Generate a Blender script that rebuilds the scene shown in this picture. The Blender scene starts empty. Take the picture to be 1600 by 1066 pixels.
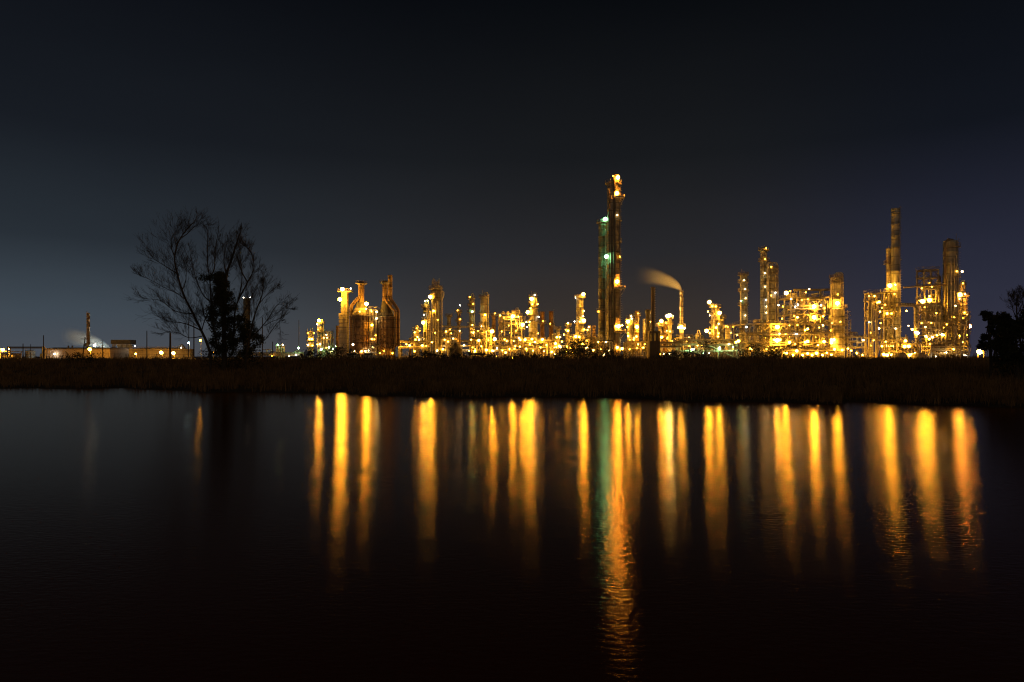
import bpy, math, random
import numpy as np
from mathutils import Vector
R0 = random.Random(7)
scene = bpy.context.scene
COL = scene.collection

# ------------------------------------------------------------------ camera, world, exposure
FPX, CX, HY, EYE = 1067.0, 800.0, 557.0, 3.0        # photograph geometry: focal length in px, centre, horizon, eye height
cam_d = bpy.data.cameras.new('camera')
cam_d.sensor_width = 36.0
cam_d.lens = 36.0 * FPX / 1600.0
cam_d.shift_y = (HY - 533.0) / 1600.0
cam_d.clip_start = 0.3
cam_d.clip_end = 9000.0
cam = bpy.data.objects.new('camera', cam_d)
cam.location = (0, 0, EYE)
cam.rotation_euler = (math.radians(90), 0, 0)
COL.objects.link(cam)
scene.camera = cam

scene.view_settings.view_transform = 'Standard'
scene.view_settings.look = 'None'
scene.view_settings.exposure = 0.0
scene.view_settings.gamma = 1.0
try:
    scene.render.engine = 'CYCLES'
    cy = scene.cycles
    cy.max_bounces = 5
    cy.diffuse_bounces = 2
    cy.glossy_bounces = 3
    cy.transmission_bounces = 1
    cy.volume_bounces = 3
    cy.transparent_max_bounces = 6
    cy.sample_clamp_indirect = 2.0
    cy.use_light_tree = True
    cy.use_denoising = True
    cy.denoising_prefilter = 'ACCURATE'
    cy.use_adaptive_sampling = False
    cy.filter_width = 1.15
    cy.caustics_reflective = False
    cy.caustics_refractive = False
    cy.volume_step_rate = 1.0
except Exception as e:
    print('cycles settings', e)

world = bpy.data.worlds.new('World')
scene.world = world
world.use_nodes = True
def build_world():
    nt = world.node_tree
    nt.nodes.clear()
    N, L = nt.nodes.new, nt.links.new
    out = N('ShaderNodeOutputWorld'); bg = N('ShaderNodeBackground'); bg.inputs[1].default_value = 1.0
    L(bg.outputs[0], out.inputs[0])
    tc = N('ShaderNodeTexCoord'); sp = N('ShaderNodeSeparateXYZ'); L(tc.outputs['Generated'], sp.inputs[0])
    def ramp(stops):
        r = N('ShaderNodeValToRGB'); cr = r.color_ramp
        while len(cr.elements) < len(stops): cr.elements.new(0.5)
        for e, (p, c) in zip(cr.elements, stops):
            e.position = p; e.color = (*c, 1)
        L(sp.outputs[2], r.inputs[0])
        return r
    rl = ramp([(0, (.066, .075, .092)), (.053, (.050, .067, .086)), (.146, (.0212, .0285, .0375)), (.276, (.0090, .0116, .0165)), (.46, (.0036, .0046, .0072)), (1, (.0014, .002, .003))])
    rc = ramp([(0, (.050, .037, .026)), (.053, (.040, .031, .0255)), (.146, (.0210, .0208, .0235)), (.276, (.0092, .0104, .0124)), (.46, (.0026, .0033, .0046)), (1, (.001, .0014, .002))])
    rr = ramp([(0, (.035, .034, .055)), (.08, (.026, .028, .048)), (.146, (.018, .020, .036)), (.276, (.0056, .0072, .0118)), (.46, (.0022, .0029, .0042)), (1, (.001, .0014, .002))])
    def mr(a, b):
        m = N('ShaderNodeMapRange'); m.interpolation_type = 'SMOOTHSTEP'
        m.inputs[1].default_value = a; m.inputs[2].default_value = b
        L(sp.outputs[0], m.inputs[0]); return m
    def mix(f, a, b, mode='MIX'):
        m = N('ShaderNodeMix'); m.data_type = 'RGBA'; m.blend_type = mode
        if hasattr(f, 'links') or hasattr(f, 'is_linked'): L(f, m.inputs[0])
        else: m.inputs[0].default_value = f
        L(a, m.inputs[6]); L(b, m.inputs[7]); return m.outputs[2]
    c1 = mix(mr(-.62, .12).outputs[0], rl.outputs[0], rc.outputs[0])
    c2 = mix(mr(.22, .56).outputs[0], c1, rr.outputs[0])
    # very thin high cloud
    mp = N('ShaderNodeMapping'); mp.inputs['Scale'].default_value = (2.0, 2.0, 7.0); L(tc.outputs['Generated'], mp.inputs[0])
    no = N('ShaderNodeTexNoise'); no.inputs['Scale'].default_value = 1.6; no.inputs['Detail'].default_value = 4; L(mp.outputs[0], no.inputs[0])
    cr = N('ShaderNodeValToRGB'); cr.color_ramp.elements[0].position = .3; cr.color_ramp.elements[0].color = (.95, .95, .96, 1)
    cr.color_ramp.elements[1].position = .75; cr.color_ramp.elements[1].color = (1.06, 1.06, 1.05, 1); L(no.outputs[0], cr.inputs[0])
    c3 = mix(1.0, c2, cr.outputs[0], 'MULTIPLY')
    # warm glow added low in the sky behind the camera to light the bank
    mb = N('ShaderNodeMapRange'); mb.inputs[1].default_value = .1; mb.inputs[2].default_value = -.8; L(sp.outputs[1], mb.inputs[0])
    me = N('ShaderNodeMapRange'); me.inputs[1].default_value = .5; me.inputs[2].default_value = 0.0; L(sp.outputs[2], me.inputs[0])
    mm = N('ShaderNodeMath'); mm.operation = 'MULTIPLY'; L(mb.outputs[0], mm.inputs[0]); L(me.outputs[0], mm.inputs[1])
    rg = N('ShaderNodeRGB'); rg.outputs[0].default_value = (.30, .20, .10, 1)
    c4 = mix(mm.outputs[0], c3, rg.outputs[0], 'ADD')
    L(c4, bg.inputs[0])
build_world()

# ------------------------------------------------------------------ materials
MATS = {}
def base_mat(name, col, rough=.55, metal=0.0, var=.45, scale=.35, streak=True, bands=0.0, seams=0, bump=.0, rust=0.0):
    m = bpy.data.materials.new(name); m.use_nodes = True
    nt = m.node_tree; N, L = nt.nodes.new, nt.links.new
    b = nt.nodes['Principled BSDF']
    b.inputs['Roughness'].default_value = rough; b.inputs['Metallic'].default_value = metal
    tc = N('ShaderNodeTexCoord')
    mp = N('ShaderNodeMapping'); mp.inputs['Scale'].default_value = (1, 1, .18 if streak else 1); L(tc.outputs['Object'], mp.inputs[0])
    n1 = N('ShaderNodeTexNoise'); n1.inputs['Scale'].default_value = scale * 3; n1.inputs['Detail'].default_value = 6; n1.inputs['Roughness'].default_value = .65; L(mp.outputs[0], n1.inputs[0])
    cr = N('ShaderNodeValToRGB'); cr.color_ramp.elements[0].position = .32; cr.color_ramp.elements[1].position = .68
    d = [c * (1 - var) for c in col]; l = [min(1, c * (1 + var * .45)) for c in col]
    if rust: d = [d[0] * (1 - rust) + .20 * rust, d[1] * (1 - rust) + .10 * rust, d[2] * (1 - rust) + .05 * rust]
    cr.color_ramp.elements[0].color = (*d, 1); cr.color_ramp.elements[1].color = (*l, 1)
    L(n1.outputs[0], cr.inputs[0]); colr = cr.outputs[0]
    def math_(op, a, bb=None):
        n = N('ShaderNodeMath'); n.operation = op
        for i, v in enumerate((a, bb)):
            if v is None: continue
            if isinstance(v, (int, float)): n.inputs[i].default_value = v
            else: L(v, n.inputs[i])
        return n.outputs[0]
    if bands or seams:
        sp = N('ShaderNodeSeparateXYZ'); L(tc.outputs['Object'], sp.inputs[0])
        fac = None
        if bands:
            f = math_('FRACT', math_('DIVIDE', sp.outputs[2], bands)); fac = math_('LESS_THAN', f, .09)
        if seams:
            a = math_('FRACT', math_('MULTIPLY', math_('ARCTAN2', sp.outputs[1], sp.outputs[0]), seams / 6.2832)); s = math_('LESS_THAN', a, .06)
            fac = s if fac is None else math_('MAXIMUM', fac, s)
        mx = N('ShaderNodeMix'); mx.data_type = 'RGBA'; mx.blend_type = 'MULTIPLY'
        L(math_('MULTIPLY', fac, .75), mx.inputs[0]); L(colr, mx.inputs[6]); mx.inputs[7].default_value = (.28, .25, .22, 1); colr = mx.outputs[2]
    L(colr, b.inputs['Base Color'])
    if bump:
        bp = N('ShaderNodeBump'); bp.inputs['Strength'].default_value = bump; bp.inputs['Distance'].default_value = .15; L(n1.outputs[0], bp.inputs['Height']); L(bp.outputs[0], b.inputs['Normal'])
    MATS[name] = m
    return m
base_mat('clad', (.44, .41, .36), .5, bands=2.6, seams=5, var=.4)
base_mat('clad_old', (.34, .31, .26), .6, bands=3.2, seams=4, var=.65, rust=.2)
base_mat('clad_grey', (.36, .36, .34), .55, bands=3.1, seams=5, var=.5)
base_mat('clad_pale', (.55, .53, .48), .6, bands=2.2, seams=4, var=.35)
base_mat('brown', (.27, .18, .10), .7, bands=3.0, var=.5, rust=.5)
base_mat('green', (.20, .20, .145), .6, bands=3.0, seams=4, var=.5)
base_mat('concrete', (.44, .40, .34), .85, bands=2.0, var=.35, bump=.3)
base_mat('steel', (.36, .33, .28), .6, var=.4, rust=.25)
base_mat('dark_steel', (.085, .078, .07), .65, var=.4)
base_mat('rusty', (.26, .14, .07), .8, var=.5)
base_mat('pipe', (.52, .49, .44), .42, .15, var=.3)
base_mat('pipe_dark', (.2, .17, .13), .55, .1, var=.4)
base_mat('vessel', (.46, .43, .38), .5, var=.4, bands=1.9)
base_mat('deck', (.22, .20, .18), .75, var=.4, streak=False)
base_mat('tank', (.55, .47, .36), .7, var=.25, bands=1.9)
base_mat('wall', (.52, .42, .34), .85, var=.2, bands=2.1)
base_mat('roof', (.22, .2, .19), .8, var=.3, streak=False)
base_mat('wood', (.10, .075, .05), .9, var=.4)
base_mat('bark', (.055, .042, .03), .95, var=.5)
base_mat('leaf', (.045, .055, .022), .8, var=.55, streak=False, scale=1.2)
base_mat('leaf_dark', (.03, .036, .016), .8, var=.55, streak=False, scale=1.2)
base_mat('grass', (.21, .13, .055), .9, var=.85, streak=False, scale=.25)
base_mat('soil', (.060, .046, .030), .95, var=.5, streak=False, scale=.05, bump=.3)
base_mat('yard', (.30, .27, .23), .9, var=.4, streak=False, scale=.05)
base_mat('glass_dark', (.03, .03, .03), .2)

LCOL = {'na': (1.0, .415, .024), 'wm': (1.0, .66, .22), 'wh': (1.0, .88, .66), 'gr': (.44, 1.0, .38), 'gd': (.042, .14, .055), 'go': (1.0, .56, .12), 'td': (.28, .48, .52), 'wd': (.72, .62, .46), 'te': (.55, .92, 1.0), 'or': (1.0, .33, .022)}
LSIZE = {1: (.23, 45.0), 2: (.31, 72.0), 3: (.41, 112.0), 4: (.51, 150.0), 5: (.74, 325.0), 6: (.56, 1000.0)}
BULB = {}
def bulb_mesh(size, colr):
    key = (size, colr)
    if key in BULB: return BULB[key]
    r, s = LSIZE[size]
    m = bpy.data.materials.new('lamp_glow_%s_%d' % (colr, size)); m.use_nodes = True
    nt = m.node_tree; nt.nodes.clear()
    e = nt.nodes.new('ShaderNodeEmission'); o = nt.nodes.new('ShaderNodeOutputMaterial')
    e.inputs[0].default_value = (*LCOL[colr], 1); e.inputs[1].default_value = s
    nt.links.new(e.outputs[0], o.inputs[0])
    import bmesh
    bm = bmesh.new(); bmesh.ops.create_icosphere(bm, subdivisions=1, radius=r)
    me = bpy.data.meshes.new('bulb'); bm.to_mesh(me); bm.free(); me.materials.append(m)
    BULB[key] = me
    return me

# ------------------------------------------------------------------ mesh building
class MB:
    def __init__(s): s.v = []; s.f = []; s.sm = []
    def add(s, vs, fs, smooth=False):
        n = len(s.v); s.v.extend([tuple(p) for p in vs])
        for f in fs: s.f.append([i + n for i in f]); s.sm.append(smooth)
    def box(s, c, d, rz=0.0):
        x, y, z = c; a, b, h = d[0] / 2, d[1] / 2, d[2] / 2; co, si = math.cos(rz), math.sin(rz)
        vs = [(x + px * co - py * si, y + px * si + py * co, z + pz) for pz in (-h, h) for px, py in ((-a, -b), (a, -b), (a, b), (-a, b))]
        s.add(vs, [(3, 2, 1, 0), (4, 5, 6, 7), (0, 1, 5, 4), (1, 2, 6, 5), (2, 3, 7, 6), (3, 0, 4, 7)])
    def tube(s, pts, r, n=6, r2=None, cap=True, smooth=True):
        pts = [Vector(p) for p in pts]; k = len(pts)
        if k < 2: return
        ref = Vector((0.13, 0.31, 0.94)); rings = []
        for i, p in enumerate(pts):
            t = (pts[min(i + 1, k - 1)] - pts[max(i - 1, 0)])
            if t.length < 1e-6: t = Vector((0, 0, 1))
            t.normalize(); rf = ref if abs(t.dot(ref)) < .95 else Vector((1, .1, 0))
            u = t.cross(rf).normalized(); w = t.cross(u)
            rr = r if r2 is None else r + (r2 - r) * i / (k - 1)
            rings.append([p + (u * math.cos(2 * math.pi * j / n) + w * math.sin(2 * math.pi * j / n)) * rr for j in range(n)])
        vs = [q for ring in rings for q in ring]
        fs = [(i * n + j, i * n + (j + 1) % n, (i + 1) * n + (j + 1) % n, (i + 1) * n + j) for i in range(k - 1) for j in range(n)]
        s.add(vs, fs, smooth)
        if cap: s.add(rings[0], [tuple(range(n))[::-1]]); s.add(rings[-1], [tuple(range(n))])
    def bar(s, p, q, w): s.tube([p, q], w * .7071, 4, smooth=False)
    def pipe(s, pts, r, n=8, bend=None):
        pts = [Vector(p) for p in pts]; bend = bend or r * 2.2; o = [pts[0]]
        for i in range(1, len(pts) - 1):
            a, b, c = pts[i - 1], pts[i], pts[i + 1]; d1, d2 = (a - b), (c - b)
            m = min(bend, d1.length * .45, d2.length * .45)
            p1, p2 = b + d1.normalized() * m, b + d2.normalized() * m
            for t in (0, .25, .5, .75, 1): o.append(p1 * (1 - t) ** 2 + b * 2 * t * (1 - t) + p2 * t * t)
        o.append(pts[-1]); s.tube(o, r, n)
    def lathe(s, x, y, prof, n=20, cap=True):
        vs = [(x + r * math.cos(2 * math.pi * j / n), y + r * math.sin(2 * math.pi * j / n), z) for r, z in prof for j in range(n)]
        fs = [(i * n + j, i * n + (j + 1) % n, (i + 1) * n + (j + 1) % n, (i + 1) * n + j) for i in range(len(prof) - 1) for j in range(n)]
        s.add(vs, fs, True)
        if cap:
            s.add([vs[j] for j in range(n)], [tuple(range(n))[::-1]]); k = (len(prof) - 1) * n
            s.add([vs[k + j] for j in range(n)], [tuple(range(n))])
    def drum(s, c, r, l, axis='x', n=14):
        x, y, z = c; prof = [(.25 * r, -l / 2 - r * .42), (.7 * r, -l / 2 - r * .28), (r, -l / 2), (r, l / 2), (.7 * r, l / 2 + r * .28), (.25 * r, l / 2 + r * .42)]
        def pt(rr, a, t):
            if axis == 'x': return (x + t, y + rr * math.cos(a), z + rr * math.sin(a))
            if axis == 'y': return (x + rr * math.cos(a), y + t, z + rr * math.sin(a))
            return (x + rr * math.cos(a), y + rr * math.sin(a), z + t)
        vs = [pt(rr, 2 * math.pi * j / n, t) for rr, t in prof for j in range(n)]
        fs = [(i * n + j, i * n + (j + 1) % n, (i + 1) * n + (j + 1) % n, (i + 1) * n + j) for i in range(5) for j in range(n)]
        s.add(vs, fs, True); s.add(vs[:n], [tuple(range(n))[::-1]]); s.add(vs[-n:], [tuple(range(n))])
    def build(s, name, mat, parent=None):
        me = bpy.data.meshes.new(name); off = wl(parent) if parent else Vector((0, 0, 0))
        me.from_pydata([(v[0] - off.x, v[1] - off.y, v[2] - off.z) for v in s.v], [], s.f)
        me.polygons.foreach_set('use_smooth', s.sm)
        me.materials.append(MATS[mat] if isinstance(mat, str) else mat); me.update()
        o = bpy.data.objects.new(name, me); COL.objects.link(o)
        if parent: o.parent = parent
        return o
def wl(o):
    p = Vector(o.location)
    while o.parent: o = o.parent; p += Vector(o.location)
    return p
def thing(name, label, cat, loc, group=None):
    o = bpy.data.objects.new(name, None); COL.objects.link(o); o.location = loc; o.empty_display_size = .5
    o['label'] = label; o['category'] = cat; o['kind'] = 'thing'
    if group: o['group'] = group
    return o
def tag(o, label, cat, group=None):
    o['label'] = label; o['category'] = cat; o['kind'] = 'thing'
    if group: o['group'] = group
    return o

GZ = 2.0                                             # level of the refinery yard above the water
def X(px, D): return (px - CX) / FPX * D
def Z(py, D): return EYE + (HY - py) / FPX * D
def S(w, D): return w / FPX * D

def floodlight(parent, x, y, z, size=2, colr='na', arm=None):
    """a hooded lamp on a bracket arm; arm is the point where the bracket is fixed"""
    r = LSIZE[size][0]; h = MB()
    if arm is None: arm = (x, y + 1.2, z + r + .35)
    if size == 6: h.lathe(x, y, [(.10, z - r * 1.45), (r * .6, z - r * 1.2), (r * .95, z - r * .8)], 8)      # uplight in an open bowl
    else: h.lathe(x, y, [(r * .95, z + r * .80), (r * .55, z + r * 1.15), (.10, z + r * 1.35)], 8)
    if size == 6: h.pipe([(arm[0], arm[1], z - r * 1.6), (x, y, z - r * 1.6), (x, y, z - r * 1.4)], .07, 5)
    else: h.pipe([arm, (x, y, arm[2]) if abs(arm[2] - z - r) > .05 else (x, y, z + r * 1.35), (x, y, z + r * 1.15)], .07, 5)
    loc = Vector((x, y, z)); off = wl(parent)
    me_o = h.build('floodlight', 'dark_steel', parent)
    for v in me_o.data.vertices: v.co = v.co + off - loc
    me_o.location = loc - off
    b = bpy.data.objects.new('bulb', bulb_mesh(size, colr)); COL.objects.link(b); b.parent = me_o
    return me_o

def rail(mb, pts, h=1.1, step=1.8):
    """handrail along a polyline at deck level"""
    for a, b in zip(pts[:-1], pts[1:]):
        a, b = Vector(a), Vector(b); k = max(1, int((b - a).length / step))
        for t in (h, h * .55): mb.tube([a + Vector((0, 0, t)), b + Vector((0, 0, t))], .045, 4, cap=False, smooth=False)
        for i in range(k + 1):
            p = a.lerp(b, i / k); mb.tube([p, p + Vector((0, 0, h))], .045, 4, cap=False, smooth=False)

def ring_platform(parent, x, y, z, r, a0=0, a1=360, wid=.85, mat='steel'):
    mb = MB(); n = max(4, int((a1 - a0) / 20)); an = [math.radians(a0 + (a1 - a0) * i / n) for i in range(n + 1)]
    vs = []
    for a in an:
        c, s_ = math.cos(a), math.sin(a)
        for rr, zz in ((r * .97, z), (r + wid, z), (r + wid, z - .22), (r * .97, z - .22)): vs.append((x + rr * c, y + rr * s_, zz))
    fs = [(i * 4 + j, (i + 1) * 4 + j, (i + 1) * 4 + (j + 1) % 4, i * 4 + (j + 1) % 4) for i in range(n) for j in range(4)]
    mb.add(vs, fs)
    if a1 - a0 < 359: mb.add(vs[:4], [(0, 1, 2, 3)]); mb.add(vs[-4:], [(3, 2, 1, 0)])
    rail(mb, [(x + (r + wid - .08) * math.cos(a), y + (r + wid - .08) * math.sin(a), z) for a in an])
    for a in an[::3]:
        c, s_ = math.cos(a), math.sin(a); mb.bar((x + (r + wid * .8) * c, y + (r + wid * .8) * s_, z - .2), (x + r * .98 * c, y + r * .98 * s_, z - .7), .1)
    return mb.build('platform', mat, parent)

def ladder(parent, x, y, r, z0, z1, ang):
    mb = MB(); a = math.radians(ang); c, s_ = math.cos(a), math.sin(a); px, py = x + (r + .25) * c, y + (r + .25) * s_; tx, ty = -s_, c
    for q in (-.28, .28): mb.tube([(px + tx * q, py + ty * q, z0), (px + tx * q, py + ty * q, z1)], .05, 4, smooth=False)
    z = z0 + .5
    while z < z1:
        mb.bar((px - tx * .28, py - ty * .28, z), (px + tx * .28, py + ty * .28, z), .05)
        if z > z0 + 2.5:
            mb.tube([(px + tx * .38 * math.cos(t) + c * .7 * math.sin(t), py + ty * .38 * math.cos(t) + s_ * .7 * math.sin(t), z) for t in (0, .8, 1.57, 2.34, 3.14)], .03, 3, cap=False)
        z += .9
    return mb.build('ladder', 'steel', parent)

def column(name, label, cat, px, top, w, D, mat='clad', plats=(), lamps=(), lad=None, head='dome', pipes=(), steps=(), group=None, base=None, rings=True, mast=0, pr=(0, 360)):
    """upright vessel or chimney. steps: (py, width) the width below that height; plats: py; lamps: (px, py, size, colour[, dy])"""
    x = X(px, D); z0 = GZ if base is None else Z(base, D); zt = Z(top, D); r = S(w, D) / 2
    t = thing(name, label, cat, (x, D, z0), group)
    secs = [(zt, r)] + [(Z(p, D), S(ww, D) / 2) for p, ww in steps]
    prof = []; lo = z0
    for i in range(len(secs) - 1, -1, -1):
        zz, rr = secs[i]; zz_top = zz - (.8 if i > 0 else 0)
        a = lo
        prof.append((rr, a))
        if rings:
            q = a + 2.9
            while q < zz_top - 1.5:
                prof += [(rr, q), (rr * 1.0 + .10, q + .05), (rr + .10, q + .25), (rr, q + .3)]; q += 4.2
        prof.append((rr, zz_top)); lo = zz
    if head == 'dome':
        rr = secs[0][1]; prof[-1] = (rr, zt - rr * .55); prof += [(rr * .88, zt - rr * .28), (rr * .6, zt - rr * .08), (rr * .2, zt)]
    elif head == 'open':
        rr = secs[0][1]; prof[-1] = (rr, zt - .5); prof += [(rr + .07, zt - .5), (rr + .07, zt), (rr * .82, zt), (rr * .82, zt - 2.5)]
    elif head == 'flare':
        rr = secs[0][1]; prof[-1] = (rr, zt - 2.0); prof += [(rr * 1.25, zt - 1.2), (rr * 1.25, zt), (rr * .95, zt), (rr * .95, zt - 2)]
    mb = MB(); mb.lathe(x, D, prof, 22 if w > 7 else 14); mb.build('shell', mat, t)
    def rad(z):
        for zz, rr in secs[::-1]:
            if z < zz: return rr
        return r
    for p in plats:
        pp, a0, a1 = p if isinstance(p, tuple) else (p, *pr)
        ring_platform(t, x, D, Z(pp, D), rad(Z(pp, D) - .1), a0, a1)
    if head == 'dome' and w > 6:
        m2 = MB(); m2.pipe([(x, D, zt - .4), (x, D, zt + 1.3), (x + r * 1.0, D - r * .6, zt + 1.3), (x + r + .35, D - r * .6, zt - 2), (x + r + .35, D - r * .6, z0)], max(.16, r * .16), 8); m2.build('overhead_pipe', 'pipe', t)
    if mast:
        m2 = MB(); m2.tube([(x - r * .5, D, zt - .6), (x - r * .5, D, zt + mast)], .07, 5); m2.tube([(x + r * .3, D, zt - .6), (x + r * .3, D, zt + mast * .6)], .05, 5); m2.build('vent_mast', 'steel', t)
    for sx, tp, pr_ in pipes:
        m2 = MB(); xx = x + sx * r; yy = D - math.sqrt(max(0, 1.0 - min(1, sx * sx))) * r - pr_ - .12 if abs(sx) < 1 else D - pr_
        if abs(sx) >= 1: xx = x + (r + pr_ + .1) * (1 if sx > 0 else -1)
        m2.pipe([(xx, yy, z0), (xx, yy, Z(tp, D)), (x, D, Z(tp, D) + .01)], pr_, 8); m2.build('pipe', 'pipe', t)
    if lad is not None:
        ladder(t, x, D, rad(zt - 2), z0 + .5, zt + .8, lad)
    rl_ = random.Random(int(px * 10 + top)); lamps = list(lamps)
    for p in plats:                                                   # small working lamps on the platforms
        pp = p[0] if isinstance(p, tuple) else p
        if w < 18 and rl_.random() < .6 and all(abs(l[1] - pp) > 6 for l in lamps): lamps.append((px + rl_.uniform(-.45, .45) * w, pp - 3, 1, rl_.choice(('na', 'na', 'wm'))))
    for l in lamps:
        sz = l[2]; br = LSIZE[sz][0]; ly = D
        for _ in range(3):
            lx, lz = X(l[0], ly), Z(l[1], ly); rr = rad(lz) if lz < zt else r; dx = lx - x
            ly = (D - math.sqrt(max(0, rr * rr - dx * dx)) - 1.0 - br) if abs(dx) < rr + .3 else D - .8 - br
            if len(l) > 4: ly = D + l[4]
        lx, lz = X(l[0], ly), Z(l[1], ly)
        if lz < zt - .3:
            dv = Vector((x - lx, D - ly, 0)); dv.normalize(); ds = math.hypot(x - lx, D - ly) - rr + .1
            arm = (lx + dv.x * ds, ly + dv.y * ds, lz + br + .3)
        else: arm = (x + max(-r * .8, min(r * .8, dx)), D, zt - .15)
        floodlight(t, lx, ly, lz, sz, l[3], arm)
    return t
# ------------------------------------------------------------------ steel process structures and pipe racks
def unit(label, cat, px0, px1, decks, D, depth, nx=4, lamps=(), seed=1, fill=.8, mat='steel', group=None, roofstuff=.5, railing=True, slabs=True, name='process_structure', npipes=8, xs=None):
    """open steel frame on posts: decks (photo rows, top first), vessels, exchangers and pipes on every level"""
    rd = random.Random(seed); depth = max(2.6, min(depth, .35 * (px1 - px0) * D / max(30, abs((px0 + px1) / 2 - CX)))); y0, y1 = D - depth / 2, D + depth / 2
    x0, x1 = X(px0, y1 if px0 > CX else y0), X(px1, y0 if px1 > CX else y1); xc = (x0 + x1) / 2
    t = thing(name, label, cat, (xc, D, GZ), group)
    zs = [GZ] + sorted(Z(p, y0) for p in decks); fr = MB(); xs_ = [x0 + (x1 - x0) * i / nx for i in range(nx + 1)] if xs is None else [X(p, D) for p in xs]
    ys = [y0, D, y1] if depth > 9 else [y0, y1]; pw = .42
    for x in xs_:
        for y in ys: fr.box((x, y, (GZ + zs[-1]) / 2), (pw, pw, zs[-1] - GZ))
    for z in zs[1:]:
        for y in ys: fr.box(((x0 + x1) / 2, y, z - .25), (x1 - x0 + .3, .26, .42))
        for x in xs_: fr.box((x, D, z - .28), (.24, depth, .36))
    for i in range(len(xs_) - 1):                                     # bracing in the bays facing the water and the back
        for k in range(len(zs) - 1):
            for y in (ys[0], ys[-1]):
                q = rd.random(); a, b = xs_[i], xs_[i + 1]; lo, hi = zs[k] + .1, zs[k + 1] - .4
                if q < .22: fr.bar((a, y, lo), (b, y, hi), .2)
                elif q < .44: fr.bar((b, y, lo), (a, y, hi), .2)
                elif q < .6: m = (a + b) / 2; fr.bar((a, y, lo), (m, y, hi), .2); fr.bar((b, y, lo), (m, y, hi), .2)
    fr.build('steel_frame', mat, t)
    for z in zs[1:]:
        d = MB()
        if slabs: d.box((xc, D, z + .02), (x1 - x0 + 1.0, depth + 1.0, .1))
        if railing: rail(d, [(x0 - .4, y1 + .4, z), (x0 - .4, y0 - .4, z), (x1 + .4, y0 - .4, z), (x1 + .4, y1 + .4, z)])
        if d.v: d.build('deck', 'deck', t)
    # stairs in a zigzag on the right end
    st = MB()
    for k in range(len(zs) - 1):
        a, b = ((y0 + .5, y1 - .5) if k % 2 else (y1 - .5, y0 + .5))
        for q in (x1 + .6, x1 + 1.4): st.bar((q, a, zs[k]), (q, b, zs[k + 1]), .16)
        n = max(3, int((zs[k + 1] - zs[k]) / .5))
        for i in range(n): f = (i + .5) / n; st.box((x1 + 1.0, a + (b - a) * f, zs[k] + (zs[k + 1] - zs[k]) * f), (.8, .3, .05))
    st.build('stairway', 'steel', t)
    # equipment
    for k in range(len(zs)):
        top = k == len(zs) - 1
        h = (zs[k + 1] - zs[k]) if not top else 4.0
        for i in range(len(xs_) - 1):
            if rd.random() > (roofstuff if top else fill): continue
            a, b = xs_[i], xs_[i + 1]; bw = b - a; xm = (a + b) / 2 + rd.uniform(-.1, .1) * bw; y = rd.uniform(y0 + depth * .2, y1 - depth * .25); z = zs[k] + .07; q = rd.random(); v = MB(); mt = rd.choice(['vessel', 'vessel', 'clad', 'pipe', 'clad_old', 'tank'])
            r = min(h * .27, 1.35, bw * .24) * rd.uniform(.7, 1.05)
            if q < .34:                                                # drum on saddles
                l = bw * rd.uniform(.45, .72); v.drum((xm, y, z + r + .7), r, l, 'x')
                for sx in (-.3, .3): v.box((xm + l * sx, y, z + .5), (.3, r * 1.4, .98))
                v.pipe([(xm, y, z + r * 1.8 + .7), (xm, y, z + r * 2 + 1.4), (xm + l * .4, y, z + r * 2 + 1.4), (xm + l * .4, y - r - .3, z + r * 2 + 1.4), (xm + l * .4, y - r - .3, z)], .14, 6)
                v.build('drum', mt, t)
            elif q < .56 and h > 2.2:                                  # stacked exchangers seen end-on
                rr = min(r, .75)
                for j in range(int(min(bw / (2.6 * rr), 4))):
                    for m in range(max(1, int((h - .9) / (2.3 * rr)) if not top else 1)):
                        v.drum((a + bw * .15 + rr * 1.2 + j * 2.6 * rr, y, z + .6 + rr + m * 2.3 * rr), rr * .9, depth * .35, 'y', 12)
                v.build('heat_exchanger', mt, t)
            elif q < .78:                                              # upright vessel
                hh = (h - .9) * rd.uniform(.7, .95); rr = min(r * 1.05, 1.5)
                v.drum((xm, y, z + hh / 2 + .25), rr, max(.5, hh - rr * .9), 'z')
                v.pipe([(xm, y, z + hh), (xm, y, z + hh + .35), (xm + rr + .4, y - .3, z + hh + .35), (xm + rr + .4, y - .3, z)], .16, 6)
                v.build('vessel', mt, t)
            else:                                                      # pipe loops
                for j in range(rd.randint(2, 4)):
                    px_ = a + bw * rd.uniform(.1, .9); hh = h * rd.uniform(.45, .85); l = bw * rd.uniform(.1, .4) * rd.choice((-1, 1)); l = max(a - px_ + .3, min(b - px_ - .3, l))
                    v.pipe([(px_, y - .4 * j, z), (px_, y - .4 * j, z + hh), (px_ + l, y - .4 * j, z + hh), (px_ + l, y - .4 * j, z)], rd.uniform(.12, .26), 7)
                v.build('pipe_loop', 'pipe', t)
    H = zs[-1]
    for j in range(npipes):
        v = MB(); r = rd.choice((.14, .18, .22, .3)); yy = y0 - .35 - r - rd.choice((0, .5)); px_ = rd.uniform(x0 + .5, x1 - .5)
        if rd.random() < .5:
            k = rd.randrange(1, len(zs)); zt = min(H + .8, zs[k] + rd.uniform(-1.2, 1.0)); kk = rd.randrange(0, k); zb = zs[kk] + .2; l = rd.uniform(-.25, .25) * (x1 - x0); l = max(x0 - px_, min(x1 - px_, l))
            v.pipe([(px_, yy, zb), (px_, yy, zt), (px_ + l, yy, zt), (px_ + l, D, zt + .02)], r, 7)
        else:
            z = rd.choice(zs[1:]) - rd.uniform(.6, 1.6); l = rd.uniform(.3, .7) * (x1 - x0); a = rd.uniform(x0, x1 - l)
            v.pipe([(a, D, z), (a, yy, z), (a + l, yy, z), (a + l, yy, max(GZ, z - rd.uniform(1, 5)))], r, 7)
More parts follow.
